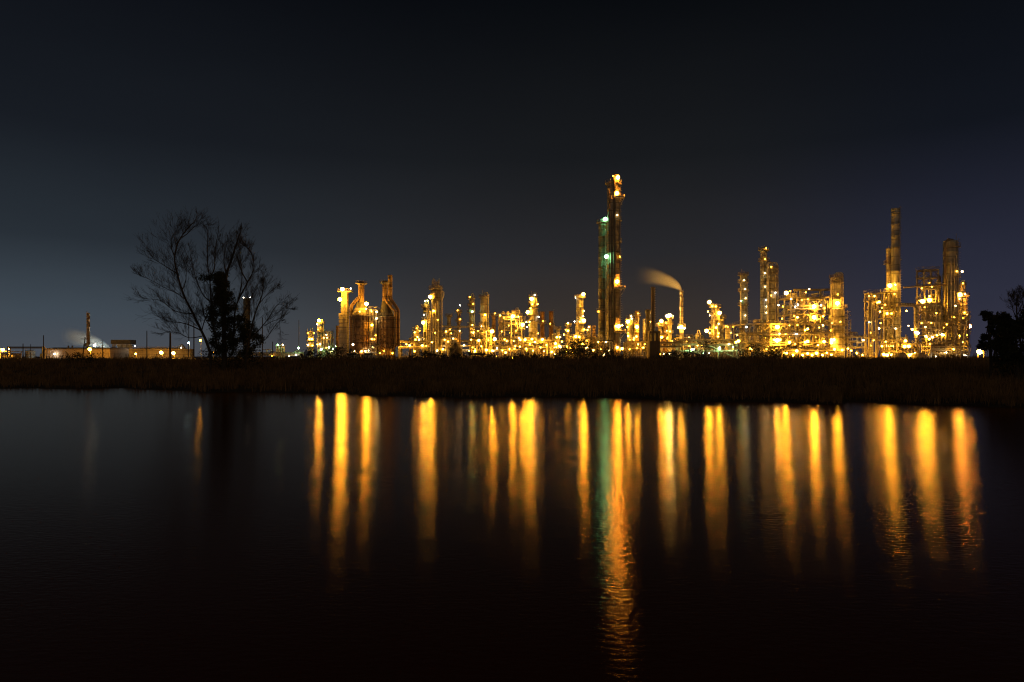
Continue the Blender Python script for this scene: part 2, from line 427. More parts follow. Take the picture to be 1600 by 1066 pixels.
        v.build('pipe', rd.choice(['pipe', 'pipe', 'pipe_dark']), t)
    lamps = list(lamps)
    for pk in decks:                                                  # small working lamps along the deck edges
        for i in range(nx):
            pxx = px0 + (px1 - px0) * (i + rd.uniform(.2, .8)) / nx
            if rd.random() < .5 and all(abs(l[0] - pxx) + abs(l[1] - pk - 4) > 8 for l in lamps): lamps.append((pxx, pk + rd.uniform(2, 5), rd.choice((1, 1, 2)), rd.choice(('na', 'na', 'na', 'wm'))))
    for l in lamps:
        ly = y0 - 1.1 - LSIZE[l[2]][0] if len(l) < 5 else D + max(-depth / 2 - 1.4, min(l[4], depth * .2))
        l = list(l)
        if len(l) > 4: l[2] = max(1, l[2] - 1)
        br = LSIZE[l[2]][0]
        lx, lz = X(l[0], ly), Z(l[1], ly)
        if lz > H - .5: arm = (max(x0, min(x1, lx)), max(y0 + .1, min(y1, ly + .6)), H)
        else: arm = (lx, min(y1, max(y0 + .1, ly + 1.3)), lz + br + .35)
        floodlight(t, lx, ly, lz, l[2], l[3], arm)
    return t

def pipe_rack(label, px0, px1, rows, D, depth=5, step=8.0, lamps=(), seed=1, mat='pipe', group=None, name='pipe_rack', trestle='steel', truss=False):
    """pipes carried along the yard on steel bents; rows are the photo rows of the levels"""
    rd = random.Random(seed); x0, x1 = X(px0, D - depth / 2), X(px1, D - depth / 2); t = thing(name, label, 'pipe rack', ((x0 + x1) / 2, D, GZ), group)
    zs = sorted(Z(p, D - depth / 2) for p in rows); n = max(1, round((x1 - x0) / step)); fr = MB()
    for i in range(n + 1):
        x = x0 + (x1 - x0) * i / n
        for y in (D - depth / 2, D + depth / 2): fr.box((x, y, (GZ + zs[-1] + .6) / 2), (.34, .34, zs[-1] + .6 - GZ))
        for z in zs: fr.box((x, D, z - .16), (.26, depth, .3))
    for z in zs:
        for y in (D - depth / 2, D + depth / 2): fr.box(((x0 + x1) / 2, y, z - .2), (x1 - x0, .2, .3))
    if truss:
        for i in range(n):
            a = x0 + (x1 - x0) * i / n; b = x0 + (x1 - x0) * (i + 1) / n; m = (a + b) / 2
            for p, q in (((a, GZ), (m, zs[-1] - .4)), ((b, GZ), (m, zs[-1] - .4))): fr.bar((p[0], D - depth / 2 - .02, p[1]), (q[0], D - depth / 2 - .02, q[1]), .22)
    fr.build('trestle', trestle, t)
    for z in zs:
        y = D - depth / 2 + .3
        while y < D + depth / 2 - .3:
            r = rd.choice((.12, .16, .2, .28)); v = MB(); e0, e1 = rd.uniform(-.6, .4), rd.uniform(-.4, .6)
            pts = [(x0 + e0, y, z + r), (x1 + e1, y, z + r)]
            if rd.random() < .35: pts = [(x0 + e0, y, GZ + .2)] + pts
            if rd.random() < .35: pts = pts + [(x1 + e1, y, GZ + .2)]
            if rd.random() < .5:                                       # expansion loop
                c = rd.uniform(x0 + 1, x1 - 3); pts = pts[:-1] + [(c, y, z + r), (c, y, z + r + 1.5), (c + 1.8, y, z + r + 1.5), (c + 1.8, y, z + r)] + pts[-1:]
                pts = sorted(pts[:1], key=lambda q: q[0]) + pts[1:]
            v.pipe(pts, r, 7); v.build('pipe', rd.choice((mat, mat, 'pipe_dark')), t); y += r * 2 + rd.uniform(.25, .6)
    for l in lamps:
        br = LSIZE[l[2]][0]; ly = D - depth / 2 - .8 - br if len(l) < 5 else D + l[4]; lx, lz = X(l[0], ly), Z(l[1], ly)
        floodlight(t, lx, ly, lz, l[2], l[3], (lx, D - depth / 2, min(zs[-1], max(GZ + .5, lz + br + .3))))
    return t

def lamp_post(label, px, py, D, size, colr, group='lamp posts of the refinery yard'):
    x, z = X(px, D), Z(py, D); br = LSIZE[size][0]
    t = thing('lamp_post', label, 'lamp post', (x, D + .7, GZ), group)
    m = MB(); m.tube([(x, D + .7, GZ), (x, D + .7, z + br * 1.6 + .3)], .12, 8, .07); m.box((x, D + .7, GZ + .15), (.5, .5, .3)); m.build('pole', 'steel', t)
    floodlight(t, x, D, z, size, colr, (x, D + .7, z + br * 1.6 + .2))
    return t

def pole(label, px, top, D, w=.28, cross=0, lean=0.0, tx=False, name='utility_pole', cat='utility pole', group=None):
    x = X(px, D); zt = Z(top, D); g = GZ - .3
    t = thing(name, label, cat, (x, D, g), group)
    m = MB(); m.tube([(x, D, g), (x + lean, D, zt)], w / 2, 8, w * .36); m.build('post', 'wood', t)
    if cross:
        m = MB()
        for k in range(cross):
            zz = zt - .5 - k * .9; xx = x + lean * (zz - g) / (zt - g)
            m.box((xx, D - .2, zz), (2.0, .12, .14))
            for q in (-.85, -.4, .4, .85): m.tube([(xx + q, D - .2, zz + .07), (xx + q, D - .2, zz + .3)], .05, 5)
        m.build('crossarm', 'wood', t)
    if tx:
        m = MB(); m.drum((x + lean * .7 + .45, D - .1, zt - 2.0), .35, .7, 'z', 10); m.build('transformer', 'steel', t)
    return t

def tank(label, px0, px1, top, D, roof='dome', rise=1.2, mat='tank', lamps=(), name='storage_tank', cat='tank'):
    x = (X(px0, D) + X(px1, D)) / 2; r = (X(px1, D) - X(px0, D)) / 2; zt = Z(top, D)
    t = thing(name, label, cat, (x, D, GZ)); m = MB(); m.lathe(x, D, [(r, GZ), (r, zt - .3), (r + .12, zt - .28), (r + .12, zt)], 40); m.build('shell', mat, t)
    m = MB(); m.lathe(x, D, [(r + .05, zt + .01)] + [(r * q, zt + .01 + rise * (1 - q * q if roof == 'dome' else 1 - q)) for q in (.85, .6, .35, .12)], 40); m.build('roof', mat, t)
    m = MB(); rail(m, [(x + r * math.cos(a * .35), D + r * math.sin(a * .35), zt) for a in range(-9, 1)], 1.0); m.build('railing', 'steel', t)
    m = MB()
    for i in range(18): a = 3.6 + i * .07; m.box((x + (r + .5) * math.cos(a), D + (r + .5) * math.sin(a), GZ + (zt - GZ) * (i + .5) / 18), (.8, .8, .06), a)
    m.build('stair', 'steel', t)
    for l in lamps:
        br = LSIZE[l[2]][0]; ly = D - r * .97; lx, lz = X(l[0], ly), Z(l[1], ly); dx = lx - x; ly = D - math.sqrt(max(0, r * r - dx * dx)) - 1.6 - br; lx, lz = X(l[0], ly), Z(l[1], ly)
        floodlight(t, lx, ly, lz, l[2], l[3], (lx, ly + 1.7 + br, lz + br + .3))
    return t

# ------------------------------------------------------------------ vegetation
def leaves(mb, pts, rd, n, spread, size):
    for _ in range(n):
        p = rd.choice(pts); c = Vector(p) + Vector((rd.gauss(0, 1), rd.gauss(0, 1), rd.gauss(0, .8))) * spread
        u = Vector((rd.gauss(0, 1), rd.gauss(0, 1), rd.gauss(0, 1))).normalized(); w = u.cross(Vector((rd.gauss(0, 1), rd.gauss(0, 1), rd.gauss(0, 1)))).normalized(); s = size * rd.uniform(.5, 1.2)
        mb.add([c - u * s, c + w * s * .45, c + u * s, c - w * s * .45], [(0, 1, 2, 3)])
def twigs(mb, p, d, length, r, depth, rd, ends, up=.12, seg=4, kids=(3, 6), spread=.62):
    d = d.normalized(); pts = [p]; q = p; dd = d
    for i in range(seg):
        dd = (dd + Vector((rd.gauss(0, .065), rd.gauss(0, .065), rd.gauss(0, .06) + up))).normalized(); q = q + dd * (length / seg); pts.append(q)
    mb.tube(pts, r, 4 if r > .03 else 3, max(.010, r * .45), cap=False)
    if depth <= 0: ends.append(q); return
    for k in range(rd.randint(*kids)):
        i = rd.randint(1, seg); b = pts[i]; t = (pts[i] - pts[i - 1]).normalized()
        sd = Vector((rd.gauss(0, 1), rd.gauss(0, 1), rd.gauss(0, .6))).normalized()
        twigs(mb, b, t + sd * spread, length * rd.uniform(.42, .68), max(.008, r * .6), depth - 1, rd, ends, up, seg, kids, spread)
def limb_path(pts, D, rd, dy=1.5):
    n = len(pts); y = 0; o = []; drift = rd.uniform(-dy, dy)
    for i, (px, py) in enumerate(pts):
        y = drift * i / max(1, n - 1); o.append(Vector((X(px, D + y), D + y, Z(py, D + y))))
    return o
def smooth(pts, k=4):
    o = []
    P = [pts[0]] + list(pts) + [pts[-1]]
    for i in range(1, len(P) - 2):
        a, b, c, d = P[i - 1], P[i], P[i + 1], P[i + 2]
        for j in range(k):
            t = j / k; o.append(.5 * ((2 * b) + (c - a) * t + (2 * a - 5 * b + 4 * c - d) * t * t + (3 * b - 3 * c + d - a) * t ** 3))
    o.append(pts[-1]); return o
def limbed_tree(name, label, cat, limbs, D, seed, r0=.22, tw=1.0, depth=2, dens=1.0, group=None):
    """limbs: (radius, pixel polyline); twigs are grown along each limb"""
    rd = random.Random(seed); b = limbs[0][1][0]; g = ground_z(X(b[0], D), D)
    t = thing(name, label, cat, (X(b[0], D), D, g), group); m = MB(); br = MB(); ends = []
    for i, (r, pts) in enumerate(limbs):
        path = smooth(limb_path(pts, D, rd), 4)
        if i == 0: path[0].z = g - .2
        (m if i == 0 else br).tube(path, r, 7, r * .28)
        L = sum((path[k + 1] - path[k]).length for k in range(len(path) - 1)); n = int(L * 1.5 * dens)
        for k in range(n):
            f = rd.uniform(.22, 1.0); j = min(len(path) - 2, int(f * (len(path) - 1))); p = path[j].lerp(path[j + 1], rd.random()); td = (path[j + 1] - path[j]).normalized()
            sd = Vector((rd.gauss(0, 1), rd.gauss(0, 1), rd.gauss(.1, .5))).normalized()
            twigs(br, p, td * .9 + sd * .6, tw * rd.uniform(.8, 2.4) * (1.25 - .75 * f), max(.010, min(.02, r * .15)), depth, rd, ends, .085)
        twigs(br, path[-1], path[-1] - path[-2], tw * .9, max(.013, r * .2), depth, rd, ends, .12)
    m.build('trunk', 'bark', t); br.build('branches', 'bark', t)
    return t, rd
def bush(label, px0, px1, top, D, seed, mat='leaf_dark', group=None, n=900, name='bush', lobes=7):
    rd = random.Random(seed); x0, x1 = X(px0, D), X(px1, D); xc = (x0 + x1) / 2; g = ground_z(xc, D); zt = Z(top, D); H = max(.5, zt - g)
    t = thing(name, label, 'bush', (xc, D, g), group); m = MB(); lv = MB()
    for k in range(lobes):
        f = (k + .5) / lobes + rd.uniform(-.05, .05); x = x0 + (x1 - x0) * f; y = D + rd.uniform(-.25, .25) * (x1 - x0)
        hh = H * (1 - abs(f - .5) ** 2 * 2.0) * rd.uniform(.7, 1.0); base = Vector((xc + (x - xc) * .35, D, g - .1)); tip = Vector((x, y, g + hh))
        path = smooth([base, base.lerp(tip, .5) + Vector((rd.gauss(0, .15), 0, .1)), tip], 3); m.tube(path, .06, 5, .015)
        ends = []; twigs(m, path[-2], path[-1] - path[-2], H * .28, .02, 1, rd, ends, .1)
        pts = [path[i] for i in range(2, len(path))] + ends
        leaves(lv, pts, rd, n // lobes, min(.75, H * .20), .17)
    m.build('stems', 'bark', t); lv.build('leaves', mat, t)
    return t
EDGE = [(0, 605), (200, 608), (400, 612.5), (600, 618), (800, 620), (1000, 624), (1200, 627), (1400, 632), (1600, 637)]
EX = [(p - CX) / FPX * (EYE * FPX / (q - HY)) for p, q in EDGE]; EY = [EYE * FPX / (q - HY) for p, q in EDGE]
EX = [-700, -160] + EX + [110, 600]; EY = [95, 78] + EY + [34, 25]
def edge_y(x): return np.interp(x, EX, EY) + 1.3 * np.sin(np.asarray(x) * .31) + .9 * np.sin(np.asarray(x) * .83 + 1) + .6 * np.sin(np.asarray(x) * 1.37 + 2) + .35 * np.sin(np.asarray(x) * 2.1)
def ground_np(x, y):
    d = y - edge_y(x); s = np.clip(d / 62.0, 0, 1); s = s * s * (3 - 2 * s)
    h = np.where(d < 0, .12 + d * .25, .12 + 1.75 * s + .10 * np.clip(d, 0, 1)); h = np.maximum(h, -1.5)
    n = .10 * np.sin(x * .21 + y * .13) + .08 * np.sin(x * .47 - y * .31 + 2) + .05 * np.sin(x * 1.1 + y * .9)
    h = h + n * np.clip(d / 6, 0, 1) * np.clip((190 - y) / 50, 0, 1)
    w = np.clip((y - 150) / 40, 0, 1); return h * (1 - w) + GZ * w
def ground_z(x, y): return float(ground_np(np.array([x]), np.array([y]))[0])
# ------------------------------------------------------------------ the setting
def np_mesh(name, verts, faces, mat, loc=None):
    me = bpy.data.meshes.new(name); nv, nf = len(verts), len(faces); k = faces.shape[1]
    me.vertices.add(nv); me.vertices.foreach_set('co', np.asarray(verts, dtype=np.float32).ravel())
    me.loops.add(nf * k); me.loops.foreach_set('vertex_index', faces.astype(np.int32).ravel())
    me.polygons.add(nf); me.polygons.foreach_set('loop_start', np.arange(0, nf * k, k, dtype=np.int32)); me.polygons.foreach_set('loop_total', np.full(nf, k, dtype=np.int32))
    me.update(calc_edges=True); me.materials.append(MATS[mat] if isinstance(mat, str) else mat)
    o = bpy.data.objects.new(name, me); COL.objects.link(o); return o
def build_ground():
    ys = np.concatenate([np.linspace(14, 130, 150), np.linspace(132, 200, 26), np.array([230, 280, 340, 420, 600, 900, 1500, 3000, 6000])])
    xs = np.concatenate([[-6000, -3000, -1500, -900, -600, -420, -320, -250], np.linspace(-200, 200, 260), [250, 320, 420, 600, 900, 1500, 3000, 6000]])
    gx, gy = np.meshgrid(xs, ys); gz = ground_np(gx, gy); nx, ny = len(xs), len(ys)
    v = np.stack([gx, gy, gz], -1).reshape(-1, 3); i = np.arange(nx * ny).reshape(ny, nx)
    f = np.stack([i[:-1, :-1], i[:-1, 1:], i[1:, 1:], i[1:, :-1]], -1).reshape(-1, 4)
    o = np_mesh('ground', v, f, 'soil'); o['kind'] = 'structure'; o.data.polygons.foreach_set('use_smooth', np.ones(len(f), dtype=bool))
    m = MB(); m.box((20, 390, GZ), (560, 380, .08)); y = m.build('yard', 'yard'); y['kind'] = 'structure'
build_ground()
def water_material():
    m = bpy.data.materials.new('river_water'); m.use_nodes = True; nt = m.node_tree; nt.nodes.clear(); N, L = nt.nodes.new, nt.links.new
    out = N('ShaderNodeOutputMaterial'); gl = N('ShaderNodeBsdfAnisotropic'); gl.distribution = 'BECKMANN'; gl.inputs['Roughness'].default_value = .162; gl.inputs['Anisotropy'].default_value = .30
    tg = N('ShaderNodeCombineXYZ'); tg.inputs[0].default_value = 1.0; L(tg.outputs[0], gl.inputs['Tangent'])
    df = N('ShaderNodeBsdfDiffuse'); df.inputs[0].default_value = (.12, .030, .004, 1); fr = N('ShaderNodeFresnel'); fr.inputs[0].default_value = 1.333; mx = N('ShaderNodeMixShader')
    tc = N('ShaderNodeTexCoord'); n1 = N('ShaderNodeTexNoise'); n1.inputs['Scale'].default_value = 9.5; n1.inputs['Detail'].default_value = 2.5
    mp = N('ShaderNodeMapping'); mp.inputs['Scale'].default_value = (.6, 1.25, 1); L(tc.outputs['Object'], mp.inputs[0]); L(mp.outputs[0], n1.inputs[0])
    bp = N('ShaderNodeBump'); bp.inputs['Strength'].default_value = 1.0; bp.inputs['Distance'].default_value = .0052; L(n1.outputs[0], bp.inputs['Height'])
    L(bp.outputs[0], gl.inputs['Normal'])
    gl.inputs[0].default_value = (1, .87, .72, 1)
    L(fr.outputs[0], mx.inputs[0]); L(df.outputs[0], mx.inputs[1]); L(gl.outputs[0], mx.inputs[2]); L(mx.outputs[0], out.inputs[0])
    return m
wt = np.array([[-700, -60, 0], [700, -60, 0], [700, 110, 0], [-700, 110, 0]]); wo = np_mesh('water', wt, np.array([[0, 1, 2, 3]]), water_material()); wo['kind'] = 'structure'

def build_grass():
    rs = np.random.RandomState(5); n = 200000
    D = np.exp(rs.uniform(np.log(36), np.log(150), n)); px = rs.uniform(-60, 1660, n); x = (px - CX) / FPX * D; d = D - edge_y(x)
    tuft = np.sin(x * .9 + D * .4) * np.sin(x * .37 - D * .23 + 1) + .6 * np.sin(x * 2.3 + 1.3 * D)
    keep = (d > -.25) & (rs.uniform(0, 1, n) < .62 + .3 * tuft); x, D, d, tuft = x[keep], D[keep], d[keep], tuft[keep]; n = len(x)
    g = ground_np(x, D); h = rs.uniform(.30, .85, n) * (1 + .25 * tuft) * np.where(d < 5, 1.1 + .9 * np.clip(np.sin(x * .71 + 2) * np.sin(x * 1.9) + .3 * np.sin(x * .17), 0, 1), 1.0) * np.where(d > 45, 1.0, .9)
    tall = rs.uniform(0, 1, n) < np.where(d > 35, .05, .03); h = np.where(tall, h * np.where(d > 35, 2.1, 1.75), h) * np.where(d > 30, 1 + .55 * np.clip(np.sin(x * .23 + 1) * np.sin(x * .61) + .5 * np.sin(x * 1.7 + D * .1), 0, 1), 1)
    a = rs.uniform(0, np.pi, n); w = rs.uniform(.012, .03, n) * (.6 + D / 90); dx, dy = np.cos(a) * w, np.sin(a) * w * .4; lx, ly = rs.normal(0, .22, n) * h, rs.normal(0, .22, n) * h
    b0 = np.stack([x - dx, D - dy, g - .05], -1); b1 = np.stack([x + dx, D + dy, g - .05], -1)
    m0 = np.stack([x - dx * .7 + lx * .4, D - dy + ly * .4, g + h * .6], -1); m1 = np.stack([x + dx * .7 + lx * .4, D + dy + ly * .4, g + h * .6], -1); tp = np.stack([x + lx, D + ly, g + h], -1)
    v = np.stack([b0, b1, m1, m0, tp], 1).reshape(-1, 3); i = np.arange(n)[:, None] * 5
    f = np.concatenate([i + [0, 1, 2], i + [0, 2, 3], i + [3, 2, 4]], 0)
    o = np_mesh('grass', v, f, 'grass'); o['kind'] = 'stuff'; o['label'] = 'dry brown marsh grass covering the far bank'; o['category'] = 'grass'
build_grass()

def plume(label, pts, radii, D, dens, col, seed, name='steam_plume', fall=1.0, soft=.45):
    """a drift of steam: closed hull filled with a volume that thins towards its tail and rim"""
    P = smooth([Vector((X(a, D), D, Z(b, D))) for a, b in pts], 5); rr = np.interp(np.linspace(0, 1, len(P)), np.linspace(0, 1, len(radii)), radii)
    t0 = P[0]; n = 16; vs = []; 
    for i, p in enumerate(P):
        t = (P[min(i + 1, len(P) - 1)] - P[max(0, i - 1)]).normalized(); u = Vector((0, 1, 0)); w = t.cross(u).normalized()
        for j in range(n): a = 2 * math.pi * j / n; vs.append(p + (u * math.cos(a) + w * math.sin(a)) * rr[i])
    mb = MB(); k = len(P)
    mb.add(vs, [(i * n + j, i * n + (j + 1) % n, (i + 1) * n + (j + 1) % n, (i + 1) * n + j) for i in range(k - 1) for j in range(n)], True); mb.add(vs[:n], [tuple(range(n))[::-1]]); mb.add(vs[-n:], [tuple(range(n))])
    m = bpy.data.materials.new('steam'); m.use_nodes = True; nt = m.node_tree; nt.nodes.clear(); N, L = nt.nodes.new, nt.links.new
    out = N('ShaderNodeOutputMaterial'); pv = N('ShaderNodeVolumePrincipled'); pv.inputs['Color'].default_value = (*col, 1); pv.inputs['Anisotropy'].default_value = .0
    # distance along the drift is stored on the hull as its own z (spine parameter) by a curve of x: density falls with distance from the mouth
    tc = N('ShaderNodeTexCoord'); sp = N('ShaderNodeSeparateXYZ'); L(tc.outputs['Object'], sp.inputs[0])
    Lx = abs(P[-1].x - t0.x)
    mr = N('ShaderNodeMapRange'); mr.inputs[1].default_value = 0; mr.inputs[2].default_value = -Lx; mr.inputs[3].default_value = 1; mr.inputs[4].default_value = 0; L(sp.outputs[0], mr.inputs[0])
    pw = N('ShaderNodeMath'); pw.operation = 'POWER'; L(mr.outputs[0], pw.inputs[0]); pw.inputs[1].default_value = fall * 2.4
    # rim falloff from the spine height, sampled as a curve of x
    fc = N('ShaderNodeFloatCurve'); cv = fc.mapping.curves[0]
    zs = [p.z - t0.z for p in P]; z0, z1 = min(zs) - 1, max(zs) + 1
    us = [min(1, max(0, (t0.x - p.x) / Lx)) for p in P]; sel = [0, len(P) // 5, 2 * len(P) // 5, 3 * len(P) // 5, 4 * len(P) // 5, len(P) - 1]
    last = -1
    pts_ = []
    for i in sel:
        if us[i] > last + .01: pts_.append((us[i], (zs[i] - z0) / (z1 - z0), rr[i])); last = us[i]
    cv.points[0].location = (pts_[0][0], pts_[0][1]); cv.points[1].location = (pts_[-1][0], pts_[-1][1])
    for u_, q, _ in pts_[1:-1]: cv.points.new(u_, q)
    fc.mapping.update()
    un = N('ShaderNodeMapRange'); un.inputs[1].default_value = 0; un.inputs[2].default_value = -Lx; L(sp.outputs[0], un.inputs[0]); L(un.outputs[0], fc.inputs['Value'])
    def M(op, a, b):
        q = N('ShaderNodeMath'); q.operation = op
        for i, v in enumerate((a, b)):
            if isinstance(v, (int, float)): q.inputs[i].default_value = v
            else: L(v, q.inputs[i])
        return q.outputs[0]
    zc = M('ADD', M('MULTIPLY', fc.outputs[0], z1 - z0), z0); dz = M('SUBTRACT', sp.outputs[2], zc)
    rc = N('ShaderNodeMapRange'); rc.inputs[1].default_value = 0; rc.inputs[2].default_value = 1; rc.inputs[3].default_value = radii[0]; rc.inputs[4].default_value = max(radii); L(M('POWER', un.outputs[0], .5), rc.inputs[0])
    d2 = M('DIVIDE', M('SQRT', M('ADD', M('MULTIPLY', dz, dz), M('MULTIPLY', sp.outputs[1], sp.outputs[1])), 0), rc.outputs[0])
    sm = N('ShaderNodeMapRange'); sm.interpolation_type = 'SMOOTHSTEP'; sm.inputs[1].default_value = 1.0; sm.inputs[2].default_value = soft; L(d2, sm.inputs[0])
    mp = N('ShaderNodeMapping'); mp.inputs['Scale'].default_value = (.12, .35, .35); L(tc.outputs['Object'], mp.inputs[0])
    no = N('ShaderNodeTexNoise'); no.inputs['Scale'].default_value = 1.0; no.inputs['Detail'].default_value = 3; L(mp.outputs[0], no.inputs[0])
    L(M('MULTIPLY', M('MULTIPLY', M('MULTIPLY', pw.outputs[0], sm.outputs[0]), M('ADD', no.outputs[0], .5)), dens), pv.inputs['Density'])
    L(pv.outputs[0], out.inputs['Volume'])
    e = bpy.data.objects.new('tmp', None); e.location = t0; o = mb.build(name, m, None); bpy.data.objects.remove(e)
    for v in o.data.vertices: v.co = v.co - t0
    o.location = t0; tag(o, label, 'steam'); return o

# ------------------------------------------------------------------ far left: tank farm across the fields
def warehouse():
    D = 340; x0, x1 = X(67, D), X(172, D); dp = 18; x0, x1, zt = X(67, D - 9), X(172, D - 9), Z(545, D - 9); xc = (x0 + x1) / 2
    t = thing('warehouse', 'long low pinkish windowless warehouse beside the leaning pole at far left', 'warehouse', (xc, D, GZ))
    m = MB(); m.box((xc, D, (GZ + zt) / 2), (x1 - x0, dp, zt - GZ))
    for i in range(22): m.box((x0 + (x1 - x0) * (i + .5) / 22, D - dp / 2 - .06, (GZ + zt) / 2), (.12, .14, zt - GZ - .1))
    m.build('wall', 'wall', t)
    m = MB(); m.add([(x0 - .4, D - dp / 2 - .5, zt + .02), (x1 + .4, D - dp / 2 - .5, zt + .02), (x1 + .4, D, zt + .7), (x0 - .4, D, zt + .7), (x1 + .4, D + dp / 2 + .5, zt + .02), (x0 - .4, D + dp / 2 + .5, zt + .02)], [(0, 1, 2, 3), (3, 2, 4, 5), (0, 3, 5), (1, 4, 2), (0, 5, 4, 1)]); rf = m.build('roof', 'roof', t)
    for p in (115, 121):
        m = MB(); x = X(p, D); m.lathe(x, D - 4, [(.3, zt + .2), (.3, zt + 1.2), (.6, zt + 1.25), (.1, zt + 1.6)], 10); m.build('roof_vent', 'dark_steel', rf)
    m = MB(); x = X(85, D); m.box((x, D - dp / 2 - .1, GZ + 1.2), (1.8, .2, 2.3)); m.build('door', 'dark_steel', t)
    floodlight(t, X(85, D - 10.2), D - 10.2, Z(553, D - 10.2), 2, 'wh', (X(85, D - 10.2), D - dp / 2, Z(553, D) + .8))
warehouse()
column('chimney', 'tall grey brown chimney behind the pink warehouse at far left', 'chimney', 138, 489, 4.6, 360, 'brown', steps=((520, 5.2),), head='open', lad=270)
plume('faint pale steam drifting around the far left chimney', [(172, 546), (162, 541), (150, 536), (135, 531), (118, 527), (100, 525)], [1.0, 2.6, 4.0, 5.0, 6.0, 6.5], 374, .45, (.95, .98, 1), 1, fall=.35, soft=.0)
lamp_post('bright amber lamp post at the foot of the far left chimney', 140, 546, 318, 5, 'na')
lamp_post('bluish white lamp post right of the far left chimney', 159, 545, 366, 6, 'td')
lamp_post('small pale lamp post between chimney and silo block at far left', 148, 540, 364, 6, 'wd')
def silo():
    D = 350; t = thing('silo_block', 'silo block of three pale cylinders under a dark box top at far left', 'silo', (X(193, D), D, GZ))
    for p in (187, 195, 203):
        m = MB(); x = X(p, D); r = S(7.4, D) / 2; m.lathe(x, D, [(.5, GZ + .3), (r, Z(551, D) + .5), (r, Z(538.3, D))], 18); m.build('silo', 'clad_pale', t)
    m = MB(); m.box((X(193, D), D, Z(534.6, D)), (S(30, D), 5.5, S(6.5, D))); m.build('penthouse', 'dark_steel', t)
    m = MB(); H = Z(533, D) - GZ
    for a in (172, 176): m.bar((X(a, D), D - 1, GZ), (X(a + 8, D), D - 1, Z(533, D)), .3)
    for k in range(5): f = k / 5; m.bar((X(172 + 8 * f, D), D - 1, GZ + f * H), (X(176 + 8 * (f + .1), D), D - 1, GZ + (f + .1) * H), .18)
    m.build('conveyor', 'steel', t)
    for p in (182, 208): m = MB(); m.box((X(p, D), D - 2.2, (GZ + Z(538.3, D)) / 2), (.35, .35, Z(538.3, D) - GZ)); m.build('post', 'steel', t)
    floodlight(t, X(211, D - 5), D - 5, Z(541, D - 5), 2, 'wh', (X(207.5, D), D - 2.5, Z(540, D)))
    floodlight(t, X(184, D - 7.5), D - 7.5, Z(552, D - 7.5), 2, 'wh', (X(184, D), D - 2, Z(550, D)))
silo()
tank('large tan storage tank with a flat roof left of the bare tree', 208, 298, 545.5, 335, rise=.8)
lamp_post('bright amber lamp post before the big tan storage tank', 252, 551, 300, 5, 'na')
lamp_post('smaller amber lamp post before the big tan storage tank', 271, 552, 306, 5, 'na')
lamp_post('amber lamp post beside the round shoulder of the big tan storage tank', 212, 553, 308, 3, 'na')
tank('small pale domed tank at the right rim of the big tan tank', 277, 290, 545, 385, rise=2.6, mat='clad_pale', lamps=((283, 543.5, 1, 'wh'),))
tank('low dark tank with vents left of the pink warehouse', 41, 54, 549, 370, rise=.5, mat='vessel')
lamp_post('cold white lamp post left of the bare tree trunk', 295, 536, 300, 3, 'te')
lamp_post('amber lamp post seen through the lower limbs of the bare tree', 313, 532, 300, 3, 'na')
lamp_post('small amber lamp post under the ivy tree, the left of two', 333, 551, 300, 2, 'na')
lamp_post('small amber lamp post under the ivy tree, the right of two', 348, 551, 300, 2, 'na')
def shed():
    D = 330; t = thing('loading_shed', 'low brightly lit loading shed at the left edge', 'shed', (X(8, D), D, GZ)); 
    for p in (-14, -2, 10, 24):
        for dy in (-4, 4): m = MB(); m.box((X(p, D), D + dy, (GZ + Z(550, D)) / 2), (.3, .3, Z(550, D) - GZ)); m.build('post', 'steel', t)
    m = MB(); m.box((X(5, D), D, Z(549.5, D)), (S(42, D), 9, .3)); m.build('roof', 'roof', t)
    m = MB(); m.box((X(5, D), D + 3.4, (GZ + Z(552, D)) / 2), (S(40, D), .3, Z(552, D) - GZ)); m.build('wall', 'wall', t)
    m = MB(); m.drum((X(16, D), D - .5, GZ + 1.2), .9, 4, 'x'); m.build('drum', 'vessel', t)
    for p, q, s in ((4, 546.5, 5), (13, 545, 4), (-5, 547, 5)): floodlight(t, X(p, D - 5.5), D - 5.5, Z(q, D - 5.5), s, 'na', (X(p, D), D - 4, Z(549.4, D)))
shed()
pipe_rack('dark overhead pipe bridge left of the pink warehouse', 12, 66, (543.5,), 310, 1.6, 14, mat='pipe_dark', seed=3)
pole('dark utility pole at the left end of the pink warehouse', 68, 524, 190)
pole('short thin pole in front of the overhead pipe bridge', 48, 538, 190, .2)
pole('pale post under the left part of the pipe bridge', 36, 537, 200, .3)
pole('leaning utility pole with transformer before the pink warehouse', 128.5, 527, 180, .32, 1, .75, True)
pole('dark utility pole right of the far left chimney', 160.5, 532, 190)
pole('tall utility pole before the big tan storage tank', 229.5, 517, 170, .26)
pole('thick dark utility pole left of the bare tree', 266, 520, 170, .55)
pole('slim utility pole just left of the leaning bare trunk', 295, 497, 165, .22)
pole('thin pole beside the leaning bare trunk', 303, 505, 165, .3)
pole('tall utility pole right of the ivy tree', 410, 496, 150, .24)
pole('short pole left of the small yellow pump house', 426, 534, 150, .22)
pole('slender antenna mast left of the twin small columns', 467, 500, 300, .3, name='antenna_mast', cat='mast')
column('chimney', 'red brown stack with two white top lights behind the ivy tree', 'chimney', 385.5, 466, 10, 380, 'dark_steel', head='open', lamps=((380.5, 465, 1, 'wh'), (391, 465, 1, 'wh')))
